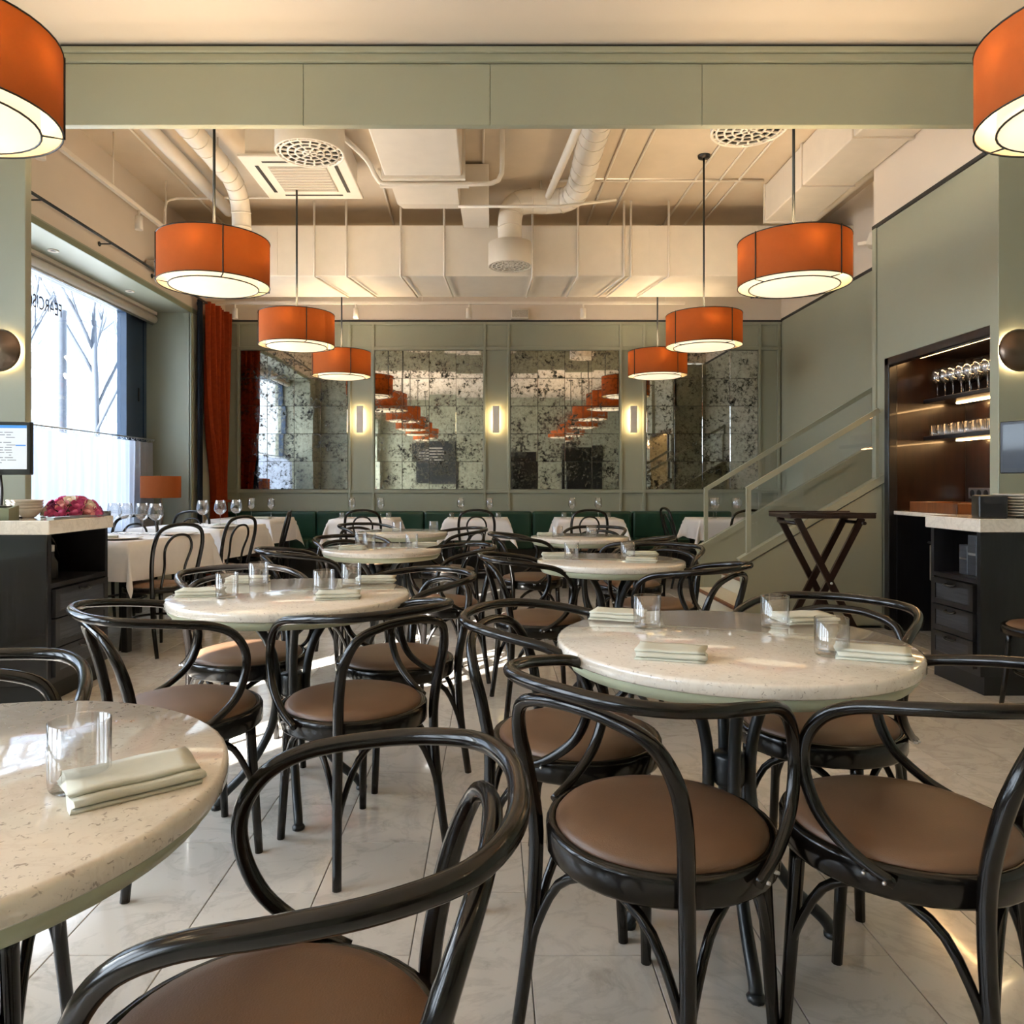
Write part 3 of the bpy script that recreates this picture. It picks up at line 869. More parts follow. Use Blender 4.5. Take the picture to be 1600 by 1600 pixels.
# ------------------------------------------------------------------ pendant lamps
def make_pendant():
    t = thing('pendant_lamp', 'x', 'pendant lamp', (0, 0, 0), 0, 'rust drum pendant lamps')
    r, h = .33, .276
    MB().lathe([(r, 0), (r, h)], 48).build('outer_shade', M['rust'], t)
    MB().lathe([(r - .004, .002), (r - .004, h - .002)], 48).build('shade_lining', M['lining'], t)
    MB().tube([(r * math.cos(a * PI / 24), r * math.sin(a * PI / 24), 0) for a in range(48)], .0035, 6, 1, True).tube([(r * math.cos(a * PI / 24), r * math.sin(a * PI / 24), h) for a in range(48)], .0035, 6, 1, True).build('shade_ring', M['iron'], t)
    ri = .262
    MB().lathe([(ri, .10), (ri, -.012), (0, -.012)], 40).build('inner_diffuser', M['diffuser'], t)
    MB().tube([(ri * 1.005 * math.cos(a * PI / 20), ri * 1.005 * math.sin(a * PI / 20), -.012) for a in range(40)], .004, 6, 1, True).build('diffuser_ring', M['iron'], t)
    for k in range(4):
        a = k * PI / 2 + .5
        c, s = math.cos(a), math.sin(a)
        MB().tube([(r * 1.008 * c, r * 1.008 * s, h + .004), (r * 1.008 * c, r * 1.008 * s, -.008), (ri * c, ri * s, -.010)], .004, 6, 1).build('strut', M['iron'], t)
    for k in range(2):
        a = k * PI / 2 + .5
        MB().tube([(r * math.cos(a), r * math.sin(a), h - .02), (-r * math.cos(a), -r * math.sin(a), h - .02)], .004, 6, 1).build('cross_bar', M['iron'], t)
    ld = bpy.data.lights.new('bulb', 'POINT')
    ld.energy = 6.5; ld.color = (1, .78, .50); ld.shadow_soft_size = .03
    for k in range(4):
        link('bulb', ld, t, (.27 * math.cos(k * PI / 2), .27 * math.sin(k * PI / 2), .20))
    return t
pend = make_pendant()
remember(pend)
used = []
PZ = 2.37
rod_me = {}
pl = [(-1.715, 4.60, 'rust drum pendant lamp hanging below the beam at left', ZC), (-1.735, 6.62, 'rust drum pendant lamp second in the left row, before the first mirror', ZC), (-1.72, 8.52, 'rust drum pendant lamp last in the left row', ZC),
      (1.86, 4.60, 'rust drum pendant lamp hanging below the beam at right', ZC), (1.885, 6.64, 'rust drum pendant lamp second in the right row, before the last mirror', ZC), (1.88, 8.48, 'rust drum pendant lamp last in the right row', ZC),
      (-1.80, 2.47, 'rust drum pendant lamp at the upper left corner, nearest', ZN), (1.98, 2.46, 'rust drum pendant lamp at the upper right corner, nearest', ZN),
      (-1.83, .4, 'rust drum pendant lamp left of the camera', ZN), (1.95, .4, 'rust drum pendant lamp right of the camera', ZN),
      (-1.83, -1.8, 'rust drum pendant lamp behind the camera at left', ZN), (1.95, -1.8, 'rust drum pendant lamp behind the camera at right', ZN)]
for x, y, lab, top in pl:
    o = place(pend, used, lab, (x, y, PZ), 0)
    MB().tube([(0, 0, .25), (0, 0, top - PZ - .002)], .009, 8, 1).build('rod', M['iron'], o)
    MB().lathe([(0, top - PZ - .028), (.05, top - PZ - .025), (.055, top - PZ - .001)], 20).build('ceiling_rose', M['iron'], o)

# ------------------------------------------------------------------ bentwood armchair (faces +x, seat centre at origin)
def make_armchair():
    t = thing('armchair', 'x', 'chair', (0, 0, 0), 0, 'black bentwood armchairs')
    MB().lathe([(0, .480), (.10, .479), (.17, .474), (.205, .464), (.215, .453), (.215, .440)], 40).build('seat_cushion', M['leather'], t)
    MB().lathe([(.207, .444), (.221, .453), (.232, .451), (.236, .443), (.236, .400), (.231, .393), (.195, .393), (.195, .43)], 40).build('seat_frame', M['bentwood'], t)
    # rear hoop: both rear legs and the inner back loop in one bent piece
    side = [(-.215, .205, 0), (-.190, .188, .22), (-.182, .180, .42), (-.200, .188, .55), (-.225, .187, .64), (-.252, .155, .708), (-.270, .082, .736)]
    hp = side + [(-.276, 0, .743)] + [(x, -y, z) for x, y, z in reversed(side)]
    MB().tube(hp, [.0135, .015, .0165, .0165, .014, .013, .0125, .013, .014, .0165, .0165, .015, .0135], 10, 5).build('rear_hoop', M['bentwood'], t)
    arm = [(-.297, .10, .775), (-.255, .185, .772), (-.175, .230, .764), (-.08, .246, .752), (.01, .245, .736), (.072, .239, .705), (.108, .234, .650), (.108, .236, .585), (.076, .241, .515), (.012, .246, .462), (-.055, .246, .432)]
    full = list(reversed([(x, y, z) for x, y, z in arm])) + [(-.308, 0, .777)] + [(x, -y, z) for x, y, z in arm]
    MB().tube(full, [.010, .0125, .013, .013, .0135, .014, .0135, .013, .013, .0125, .010], 12, 5).build('arm_rail', M['bentwood'], t)
    for s in (1, -1):
        MB().tube([(.155, .145 * s, .41), (.160, .149 * s, .30), (.178, .160 * s, 0)], [.017, .016, .0125], 10, 2).build('front_leg', M['bentwood'], t)
        for k, xx in enumerate((-.005, -.04)):
            MB().lathe([(0, .004), (.003, .004), (.0038, 0), (.0038, -.006)], 8, (xx, .257 * s, .440 - .006 * k), axis=Matrix.Rotation(R(-90 * s), 3, 'X')).build('screw', M['steel'], t)
    L = {'fl': (.170, .155), 'fr': (.170, -.155), 'rl': (-.192, .188), 'rr': (-.192, -.188)}
    for a, b in (('fl', 'rl'), ('fr', 'rr'), ('rl', 'rr'), ('fl', 'fr')):
        p = Vector((*L[a], 0)); q = Vector((*L[b], 0))
        m = (p + q) / 2
        mm = m.normalized() * .185 if m.length > .01 else m
        pts = [p + Vector((0, 0, .16)), p.lerp(mm, .10) + Vector((0, 0, .235)), p.lerp(mm, .40) + Vector((0, 0, .340)), mm.lerp(p, .2) + Vector((0, 0, .385)), mm + Vector((0, 0, .392)),
               mm.lerp(q, .2) + Vector((0, 0, .385)), q.lerp(mm, .40) + Vector((0, 0, .340)), q.lerp(mm, .10) + Vector((0, 0, .235)), q + Vector((0, 0, .16))]
        MB().tube(pts, [.008, .0105, .0105, .008], 8, 3).build('brace_arch', M['bentwood'], t)
    return t

# bentwood side chair with double hooped back
def make_side_chair():
    t = thing('side_chair', 'x', 'chair', (0, 0, 0), 0, 'black bentwood side chairs')
    MB().lathe([(0, .470), (.13, .468), (.178, .460), (.188, .450)], 32).build('seat_cushion', M['leather'], t)
    MB().lathe([(.183, .448), (.205, .450), (.210, .442), (.210, .412), (.180, .412)], 32).build('seat_frame', M['bentwood'], t)
    side = [(-.265, .165, 0), (-.215, .160, .22), (-.195, .155, .42), (-.225, .178, .60), (-.262, .182, .75), (-.285, .14, .845)]
    MB().tube(side + [(-.295, 0, .875)] + [(x, -y, z) for x, y, z in reversed(side)], [.013, .015, .014, .0135, .0135, .014, .015, .013], 8, 5).build('rear_hoop', M['bentwood'], t)
    ins = [(-.185, .085, .44), (-.215, .078, .58), (-.255, .100, .71), (-.278, .065, .785)]
    MB().tube(ins + [(-.284, 0, .805)] + [(x, -y, z) for x, y, z in reversed(ins)], .009, 8, 5).build('inner_hoop', M['bentwood'], t)
    for s in (1, -1):
        MB().tube([(.135, .13 * s, .42), (.142, .137 * s, .25), (.165, .155 * s, 0)], [.016, .015, .011], 8, 2).build('front_leg', M['bentwood'], t)
    MB().tube([(.17 * math.cos(a) - .02, .17 * math.sin(a), .22) for a in [k * PI / 8 for k in range(16)]], .009, 6, 2, True).build('ring_stretcher', M['bentwood'], t)
    return t

AC = make_armchair(); remember(AC); acu = []
SC = make_side_chair(); remember(SC); scu = []
arm_chairs = [
    (.348, 1.55, 43, 'black armchair with screwed brown seat, front left of the large right marble table'),
    (.848, 1.55, 137, 'black armchair at the right edge, front right of the large right marble table'),
    (.235, 2.09, -25, 'black armchair tucked under the far left of the large right marble table'),
    (.96, 2.20, -130, 'black armchair behind the large right marble table, below the tray stand'),
    (-.275, .908, 180, 'nearest black armchair, cropped at the bottom beside the lower left table'),
    (-1.01, 1.33, -65, 'black armchair mostly hidden behind the lower left marble table'),
    (-.965, 2.34, 38, 'black armchair with its back to the drawer counter, left front of second left table'),
    (-.445, 2.40, 135, 'black armchair in front of the second left marble table, back to the aisle'),
    (-.39, 3.0, 217, 'black armchair on the aisle side of the second left marble table, behind another'),
    (-1.0, 3.06, -52, 'black armchair behind the second left marble table, facing the camera'),
    (-1.02, 4.25, 25, 'black armchair at the near left of the third left marble table'),
    (-.30, 4.38, 205, 'black armchair on the aisle side of the third left marble table'),
    (-.92, 5.02, -60, 'black armchair behind the third left marble table, at its far left'),
    (-1.06, 6.62, -45, 'black armchair at the far left of the last left marble table'),
    (-.36, 6.05, 200, 'black armchair on the aisle side of the last left marble table'),
    (.245, 3.86, 10, 'black armchair on the aisle side of the second right marble table'),
    (.88, 3.50, 140, 'black armchair in front of the second right marble table, loop back to camera'),
    (.94, 4.30, -120, 'black armchair behind the second right marble table, near the stairs'),
    (.29, 5.52, 12, 'black armchair on the aisle side of the last right marble table'),
    (.95, 5.20, 145, 'black armchair in front of the last right marble table'),
    (.83, 6.12, -110, 'black armchair behind the last right marble table, by the banquette tables'),
]
for x, y, a, lab in arm_chairs:
    place(AC, acu, lab, (x, y, 0), R(a))
side_chairs = [
    (-1.33, 7.92, 90, 'black bentwood side chair at the left banquette table, back to camera'),
    (-.16, 7.92, 90, 'black bentwood side chair at the middle banquette table, back to camera'),
    (1.0, 7.92, 90, 'black bentwood side chair at the right banquette table, back to camera'),
    (2.20, 8.30, 5, 'black bentwood side chair seen in profile beside the stair foot'),
    (2.62, 7.85, 90, 'black bentwood side chair behind the stair rail'),
    (-2.33, 5.16, 148, 'black bentwood side chair with brown seat at the nearest white cloth table'),
    (-2.33, 6.28, 158, 'black bentwood side chair at the second white cloth table by the window'),
    (-2.28, 7.30, 190, 'black bentwood side chair in profile at the corner banquette table'),
    (-3.0, 6.05, -85, 'black bentwood side chair on the far side of the nearest white cloth table'),
    (-2.96, 7.02, -95, 'black bentwood side chair left of the second cloth table, below the lamp'),
    (2.72, 3.62, 165, 'black bentwood side chair cropped at the right edge before the counter'),
    (-2.72, 4.72, 80, 'black bentwood side chair under the near end of the nearest cloth table'),
]
for x, y, a, lab in side_chairs:
    place(SC, scu, lab, (x, y, 0), R(a))

# ------------------------------------------------------------------ round marble tables
TABLES = [(-.77, .98, .40, 'round marble table cropped at the lower left corner', 'L1'), (-.732, 2.72, .428, 'second round marble table from the camera in the left row', 'L2'),
          (-.68, 4.617, .367, 'third round marble table from the camera in the left row', 'L3'), (-.743, 6.185, .375, 'last round marble table in the left row, near the banquette', 'L4'),
          (.608, 1.913, .44, 'large round marble table at the right front', 'R1'), (.617, 3.893, .382, 'second round marble table in the right row', 'R2'), (.657, 5.607, .367, 'last round marble table in the right row', 'R3')]
base_me = None
for i, (x, y, r, lab, code) in enumerate(TABLES):
    t = thing('round_table', lab, 'table', (x, y, 0), R(random.uniform(0, 90) if i != 1 else 20), 'round marble pedestal tables')
    MB().lathe([(0, .750), (r - .008, .750), (r - .002, .747), (r, .741), (r, .723), (r - .004, .719), (0, .719)], 64).build('table_top', M['tabletop'], t)
    MB().lathe([(r - .012, .719), (r - .010, .708), (r - .020, .698), (r - .024, .690), (r - .05, .686), (0, .686)], 64).build('edge_moulding', M['sage_edge'], t)
    if base_me is None:
        leg = MB().tube([(.20, 0, .690), (.14, 0, .66), (.075, 0, .56), (.052, 0, .42), (.07, 0, .27), (.15, 0, .13), (.235, 0, .045), (.255, 0, .012)], .0155, 10, 4)
        leg.lathe([(0, 0), (.020, 0), (.022, .008), (.016, .016), (0, .02)], 10, (.256, 0, 0))
        base_me = leg.mesh('pedestal_leg', M['iron'])
        hub_me = MB().lathe([(0, .38), (.036, .38), (.040, .39), (.040, .45), (.036, .46), (0, .46)], 16).mesh('pedestal_hub', M['iron'])
        plate_me = MB().lathe([(0, .686), (.22, .686), (.22, .678), (0, .678)], 24).mesh('mounting_plate', M['iron'])
    for k in range(4):
        o = link('pedestal_leg', base_me, t)
        o.rotation_euler = (0, 0, k * PI / 2)
    link('pedestal_hub', hub_me, t); link('mounting_plate', plate_me, t)

# ------------------------------------------------------------------ tumblers, napkins, wine glasses
def tumbler_mesh(r=.038, h=.088):
    return MB().lathe([(0, 0), (r * .92, 0), (r * .97, .003), (r, .012), (r, h - .001), (r - .0012, h), (r - .0024, h - .001), (r - .003, .016), (r * .8, .011), (0, .010)], 28).mesh('tumbler', M['glass'])
tum = tumbler_mesh()
TD = {'L1': 'lower left marble table', 'L2': 'second left marble table', 'L3': 'third left marble table', 'L4': 'last left marble table', 'R1': 'large right marble table', 'R2': 'second right marble table', 'R3': 'last right marble table'}
tumblers = [('L1', -.545, .985, 'beside the folded napkin'), ('L2', -.925, 2.60, 'at its near left'), ('L2', -.918, 2.93, 'at its far left'), ('L2', -.605, 2.68, 'at its near right'), ('L2', -.547, 2.90, 'at its far right'),
            ('R1', .43, 2.07, 'at its left'), ('R1', .787, 2.075, 'at its far right, before a napkin'), ('R1', .79, 1.735, 'nearest the camera'),
            ('L3', -.83, 4.72, 'furthest left of three'), ('L3', -.755, 4.58, 'in the middle of three'), ('L3', -.494, 4.58, 'furthest right of three'),
            ('L4', -.765, 6.0, 'at its left'), ('L4', -.48, 6.1, 'at its right'),
            ('R2', .417, 3.92, 'at its left'), ('R2', .724, 3.98, 'at its right'), ('R3', .474, 5.40, 'at its left'), ('R3', .73, 5.48, 'at its right')]
for c, x, y, w in tumblers:
    o = link('tumbler', tum, None, (x, y, .7502))
    o.rotation_euler = (0, 0, random.uniform(0, 6))
    tag(o, 'clear glass tumbler on the %s, %s' % (TD[c], w), 'glass', 'tumblers on marble tables')

def napkin_mesh(w=.155, d=.10, th=.0048, seed=1):
    """a cloth folded back and forth: serpentine section extruded along its width"""
    rnd = random.Random(seed)
    path = []
    n = 4
    for k in range(n):
        z = th * .55 + k * th * 1.16
        a, b = (-d / 2, d / 2) if k % 2 == 0 else (d / 2, -d / 2)
        sh = .004 * (k % 2)
        for q in range(7):
            path.append((a + (b - a) * q / 6 * (1 - .04 * k), z + rnd.uniform(-.0003, .0003)))
        if k < n - 1:
            e = path[-1]; sgn = 1 if b > a else -1
            path.append((e[0] + sgn * .004, e[1] + th * .58))
    L = [Vector((p[0], p[1])) for p in path]
    nx = 8
    vs = []; m = len(L)
    top = []; bot = []
    for i in range(m):
        a = L[max(0, i - 1)]; b = L[min(m - 1, i + 1)]
        tdir = (b - a).normalized(); nr = Vector((-tdir.y, tdir.x)) * th * .48
        top.append(L[i] + nr); bot.append(L[i] - nr)
    loop = top + list(reversed(bot))
    K = len(loop)
    for i in range(nx + 1):
        u = -w / 2 + w * i / nx
        for p in loop:
            sag = 1.0 + .10 * math.sin(i * 1.3 + p.x * 30) * .4
            vs.append((u + .0035 * math.sin(p.x * 40 + p.y * 300), p.x, max(.0003, p.y * sag)))
    fs = []
    for i in range(nx):
        for k in range(K):
            q = (k + 1) % K
            fs.append((i * K + k, i * K + q, (i + 1) * K + q, (i + 1) * K + k))
    mb = MB(); mb.add(vs, fs, 0, True)
    o = 0
    for i in (0, nx):
        for k in range(m - 1):
            f = (i * K + k, i * K + k + 1, i * K + K - 2 - k, i * K + K - 1 - k)
            mb.f.append(f); mb.mi.append(0); mb.sm.append(False)
    return mb.mesh('napkin', M['napkin'])
nap = [napkin_mesh(seed=1), napkin_mesh(.15, .105, seed=4)]
napkins = [('L1', -.475, .985, 38, 'overlapping a tumbler'), ('L2', -1.04, 2.66, 8, 'at its near left'), ('L2', -.99, 3.02, 5, 'at its far left'), ('L2', -.535, 2.60, 10, 'at its near right'), ('L2', -.47, 3.02, 5, 'at its far right'),
           ('R1', .373, 2.21, -20, 'at its far left'), ('R1', .412, 1.715, -16, 'nearest the camera at left'), ('R1', .905, 2.16, 10, 'behind a tumbler at far right'), ('R1', .873, 1.71, -22, 'at its right edge'),
           ('L3', -.84, 4.50, 0, 'at its left'), ('L3', -.43, 4.76, 5, 'at its right'), ('L4', -.84, 6.25, 0, 'at its left'),
           ('R2', .35, 4.05, 0, 'at its left'), ('R2', .755, 3.78, -10, 'at its near right'), ('R2', .83, 4.12, 0, 'at its far right'), ('R3', .42, 5.68, 0, 'at its left')]
for i, (c, x, y, a, w) in enumerate(napkins):
    o = link('napkin', nap[i % 2], None, (x, y, .7502))
    o.rotation_euler = (0, 0, R(a))
    tag(o, 'folded sage linen napkin on the %s, %s' % (TD[c], w), 'napkin', 'folded napkins on marble tables')

def wine_mesh(h=.23, r=.043):
    return MB().lathe([(0, .001), (r * .82, .001), (r * .84, .003), (r * .3, .007), (.0042, .014), (.0036, h * .42), (.006, h * .45), (r * .55, h * .50), (r * .93, h * .60), (r, h * .68), (r * .92, h * .82), (r * .76, h), (r * .745, h),
                       (r * .90, h * .82), (r * .975, h * .68), (r * .9, h * .605), (r * .5, h * .51), (0, h * .475)], 20).mesh('wine_glass', M['stem'])
wine = wine_mesh()
wine_big = wine_mesh(.24, .055)

# ------------------------------------------------------------------ cloth covered tables
def cloth_mesh(sx, sy, drop, seed=0):
    rnd = random.Random(seed)
    N = 26
    hx, hy = sx / 2, sy / 2
    vs = []
    ph = rnd.uniform(0, 6)
    def axis(h):
        ins = [-h + 2 * h * k / 8 for k in range(9)]
        out = [h + drop * (k + 1) / 7 for k in range(7)]
        return [-v for v in reversed(out)] + ins + out
    U, V = axis(hx), axis(hy)
    for u in U:
        for v in V:
            eu = max(0, abs(u) - hx); ev = max(0, abs(v) - hy)
            su = 1 if u > 0 else -1; sv = 1 if v > 0 else -1
            cu = max(-hx, min(hx, u)); cv = max(-hy, min(hy, v))
            if eu == 0 and ev == 0:
                vs.append((u, v, .0035)); continue
            rho = math.hypot(eu, ev)
            t = rho / drop
            if eu and ev:
                an = math.atan2(ev, eu)
                bulge = .045 * t * (1 + .9 * math.cos(4 * (an - PI / 4)))
                ox = su * (.012 + bulge * math.cos(an)); oy = sv * (.012 + bulge * math.sin(an))
            else:
                wv = .014 * t * math.sin((u if ev else v) * 17 + ph)
                ox = su * (.012 + .03 * t + wv) if eu else 0
                oy = sv * (.012 + .03 * t + wv) if ev else 0
            vs.append((cu + ox, cv + oy, .0035 - rho * .985 - .004))
    fs = []
    n = len(V)
    for i in range(len(U) - 1):
        for j in range(n - 1):
            fs.append((i * n + j, i * n + j + 1, (i + 1) * n + j + 1, (i + 1) * n + j))
    mb = MB(); mb.add(vs, fs, 0, True)
    return mb.mesh('tablecloth', M['linen'])
def cloth_table(x, y, sx, sy, rz, lab, drop=.22, seed=0):
    t = thing('dining_table', 'dark legged table under ' + lab, 'table', (x, y, 0), rz, 'tables under white cloths')
    MB().box(-sx / 2, sx / 2, -sy / 2, sy / 2, .72, .748, bev=.004).build('table_top', M['darkwood'], t)
    for i in (-1, 1):
        for j in (-1, 1):
            MB().box(i * (sx / 2 - .06) - .025, i * (sx / 2 - .06) + .025, j * (sy / 2 - .06) - .025, j * (sy / 2 - .06) + .025, 0, .72, bev=.004).build('leg', M['ebony'], t)
    c = link('tablecloth', cloth_mesh(sx, sy, drop, seed), None, (x, y, .748))
    c.rotation_euler = (0, 0, rz)
    tag(c, 'white linen tablecloth: ' + lab, 'tablecloth', 'white tablecloths')
    return t
CT = [(-1.43, 8.45, .70, .66, 0, 'the cloth table at the left of the banquette'), (-.17, 8.45, .70, .66, 0, 'the cloth table at the middle of the banquette'), (1.08, 8.45, .70, .66, 0, 'the cloth table at the right of the banquette'),
      (2.62, 8.45, .70, .66, 0, 'the cloth table behind the stair rail'),
      (-2.74, 5.56, .80, .95, R(-12), 'the nearest cloth table by the window'), (-2.72, 6.95, .86, .9, R(-8), 'the second cloth table by the window'), (-2.74, 8.50, .72, .72, R(-6), 'the corner cloth table before the curtain')]
for i, (x, y, a, b, rz, lab) in enumerate(CT):
    cloth_table(x, y, a, b, rz, lab, .22 if i < 4 else .26, i)
def wg(x, y, lab, big=False, z=.7535):
    o = link('wine_glass', wine_big if big else wine, None, (x, y, z))
    o.rotation_euler = (0, 0, random.uniform(0, 6))
    tag(o, lab, 'glass', 'wine glasses on cloth tables')
for nm, cxx, dx in (('left', -1.43, (-.17, .16)), ('middle', -.17, (-.19, .14)), ('right', 1.08, (-.17, .13))):
    for s, d in zip(('left', 'right'), dx):
        wg(cxx + d, 8.50, 'wine glass at the %s side of the %s banquette table' % (s, nm))
        o = link('tumbler', tum, None, (cxx + d + .1 * (1 if s == 'right' else -1), 8.42, .7535)); o.scale = (.8, .8, .75)
        tag(o, 'small tumbler at the %s side of the %s banquette table' % (s, nm), 'glass', 'tumblers on cloth tables')
for x, y, lab in ((2.50, 8.42, 'first wine glass from the left behind the stair rail'), (2.57, 8.55, 'second wine glass from the left behind the stair rail'), (2.75, 8.42, 'third wine glass from the left behind the stair rail'), (2.82, 8.55, 'fourth wine glass from the left behind the stair rail')):
    wg(x, y, lab)
for x, y, lab in ((-2.97, 5.86, 'large wine glass furthest left on the nearest cloth table'), (-2.86, 5.82, 'large wine glass second from the left on the nearest cloth table'), (-2.72, 5.80, 'large wine glass third from the left on the nearest cloth table'), (-2.58, 5.72, 'large wine glass furthest right on the nearest cloth table'),
                  (-2.62, 6.75, 'large wine glass furthest left on the second window table'), (-2.48, 6.80, 'large wine glass in the middle of the second window table'), (-2.42, 7.05, 'large wine glass furthest right on the second window table'),
                  (-2.72, 8.42, 'wine glass at the left of the corner cloth table'), (-2.52, 8.50, 'wine glass at the right of the corner cloth table')):
    wg(x, y, lab, 'large' in lab)
plate_me = MB().lathe([(0, .004), (.07, .004), (.10, .012), (.135, .016), (.136, .013), (.09, .003), (.07, 0), (0, 0)], 28).mesh('plate', M['ceramic'])
for x, y, lab in ((-2.62, 5.28, 'white plate at the near edge of the nearest cloth table'), (-2.40, 5.72, 'white plate beside the glasses of the nearest cloth table'), (-2.40, 6.66, 'white plate at the near corner of the second window table')):
    tag(link('plate', plate_me, None, (x, y, .7535)), lab, 'plate', 'white plates on cloth tables')
for x, y, a, lab in ((-2.75, 5.30, 20, 'folded napkin beside the plate on the nearest cloth table'), (-2.5, 6.95, 40, 'folded napkin on the second window table'), (-2.55, 8.3, 0, 'folded napkin on the corner cloth table')):
    o = link('napkin', nap[0], None, (x, y, .7535)); o.rotation_euler = (0, 0, R(a)); tag(o, lab, 'napkin', 'napkins on cloth tables')

# ------------------------------------------------------------------ banquette
bq = thing('banquette', 'long dark green leather banquette along the back wall', 'banquette', (0, 0, 0))
MB().box(-3.36, 3.0, 8.98, 9.48, 0, .36).build('base', M['black_trim'], bq)
xx = -3.36; k = 0
edges = [-3.36, -2.2, -.85, .5, 1.75, 3.0]
for a, b in zip(edges[:-1], edges[1:]):
    MB().box(a + .003, b - .003, 8.93, 9.34, .36, .47, bev=.025).build('seat_pad', M['green_leather'], bq)
    MB().box(a + .003, b - .003, 9.30, 9.44, .46, .80, bev=.03).build('back_pad', M['green_leather'], bq)

# ------------------------------------------------------------------ tray stand
ts = thing('tray_stand', 'dark wooden folding tray stand before the stairs', 'tray stand', (2.36, 5.36, 0), R(0))
MB().box(-.30, .30, -.20, .20, .905, .935, bev=.006).build('tray_top', M['darkwood'], ts)
MB().box(-.30, .30, -.20, -.185, .935, .945).box(-.30, .30, .185, .20, .935, .945).build('tray_lip', M['darkwood'], ts)
for s, dy in ((1, -.16), (1, .16), (-1, -.125), (-1, .125)):
    MB().beam((-.235 * s, dy, .905), (.235 * s, dy, 0), .022, .045, up=(1, 0, 0)).build('crossed_leg', M['darkwood'], ts)
for x, z in ((-.24, .87), (.24, .87), (-.21, .07), (.21, .07)):
    MB().tube([(x, -.16, z), (x, .16, z)], .013, 8, 1).build('stretcher', M['darkwood'], ts)
for dy in (-.175, .175):
    MB().lathe([(0, .004), (.009, .003), (.01, 0)], 8, (0, dy, .452), axis=Matrix.Rotation(R(90), 3, 'X')).build('pivot_bolt', M['steel'], ts)

# ------------------------------------------------------------------ drawer counters
def counter(name, lab, x_face, x_back, y0, y1, sgn, white_front):
    """sgn: +1 drawers face +x (left counter), -1 drawers face -x (right counter)"""
    t = thing(name, lab, 'cabinet', (x_face, y0, 0))
    def B(x0, x1, *a, **k):
        # x measured inward from the drawer face
        xa, xb = sorted((-sgn * x0, -sgn * x1))
        return MB().box(xa, xb, *a, **k)
    W = abs(x_back - x_face); D = y1 - y0
    B(.02, W, 0, D, .0, .10).build('plinth', M['black_trim'], t)
    B(.0, W, 0, .03, .10, .885).build('front_panel', M['ebony'], t)
    B(.0, W, D - .03, D, .10, .885).build('far_panel', M['ebony'], t)
    B(.40, .43, .03, D - .03, .10, .885).build('back_panel', M['ebony'], t)
    B(.0, .42, .03, D - .03, .10, .13).build('bottom_board', M['ebony'], t)
    B(.0, .42, .03, D - .03, .60, .625).build('shelf_board', M['ebony'], t)
    for k in range(3):
        z0 = .135 + k * .155
        d = B(-.012, .30, .035, D - .035, z0, z0 + .148).build('drawer', M['ebony'], t)
        fr = B(-.02, -.012, .035, .075, z0, z0 + .148)
        for bx_ in ((D - .075, D - .035, z0, z0 + .148), (.075, D - .075, z0, z0 + .03), (.075, D - .075, z0 + .118, z0 + .148)):
            xa, xb = sorted((sgn * .02, sgn * .012))
            fr.box(xa, xb, *bx_)
        fr.build('drawer_frame', M['ebony'], d)
        B(-.015, -.012, .075, D - .075, z0 + .03, z0 + .118).build('reeded_panel', M['reeded'], d)
        m = MB()
        m.tube([(sgn * .02, D / 2 - .04, z0 + .128), (sgn * .038, D / 2 - .04, z0 + .122), (sgn * .042, D / 2, z0 + .118), (sgn * .038, D / 2 + .04, z0 + .122), (sgn * .02, D / 2 + .04, z0 + .128)], .006, 8, 3)
        m.build('cup_handle', M['iron'], d)
    B(-.025, W, -.03, D + .02, .885, .957, bev=.004).build('worktop', M['counter_marble'], t)
    if white_front:
        B(.0, W, -.012, 0, .10, .885).build('glossy_panel', M['black_gloss'], t)
    return t
M['black_gloss'] = wood('glossy_black_wood', (.005, .005, .006, 1), (.016, .016, .018, 1), 3, (12, 1, 1), .14, .25, .05)
cl = counter('drawer_counter', 'black drawer counter with a marble top at the left edge', -2.30, -3.39, 3.86, 4.46, 1, True)
cr = counter('drawer_counter', 'black drawer counter with a marble top at the right edge', 2.643, 3.98, 4.035, 4.49, -1, False)
# tray rim on the left counter
MB().box(-.60, .02, .60 - .03, .60, .957, .985).box(-.02, .02, .02, .60, .957, .972).build('steel_rim', M['steel'], cl)
# bottles inside left counter
for i, yy in enumerate((3.98, 4.10)):
    b = thing('cruet', ['dark cruet nearer the camera in the left counter shelf', 'dark cruet further back in the left counter shelf'][i], 'bottle', (-2.42, yy, .625), 0, 'cruets in the left counter')
    MB().lathe([(0, 0), (.028, 0), (.03, .01), (.03, .09), (.012, .12), (.011, .15)], 14).build('bottle_body', M['black_plastic'], b)
    MB().lathe([(.013, .15), (.013, .185), (0, .187)], 10).build('cap', M['steel'], b)
# machines in the right counter shelf
for i, (yy, h) in enumerate(((4.10, .20), (4.19, .23), (4.27, .17))):
    b = thing('carton', ['dark boxed carton nearest the counter corner', 'tall dark carton in the middle of the counter shelf', 'low dark carton at the back of the counter shelf'][i], 'box', (2.76, yy, .625), 0, 'cartons in the right counter')
    MB().box(-.04, .08, 0, .075, 0, h, bev=.003).build('carton_body', M['reeded'], b)
    MB().box(-.041, -.04, .006, .069, h * .5, h * .56).build('carton_band', M['steel'], b)

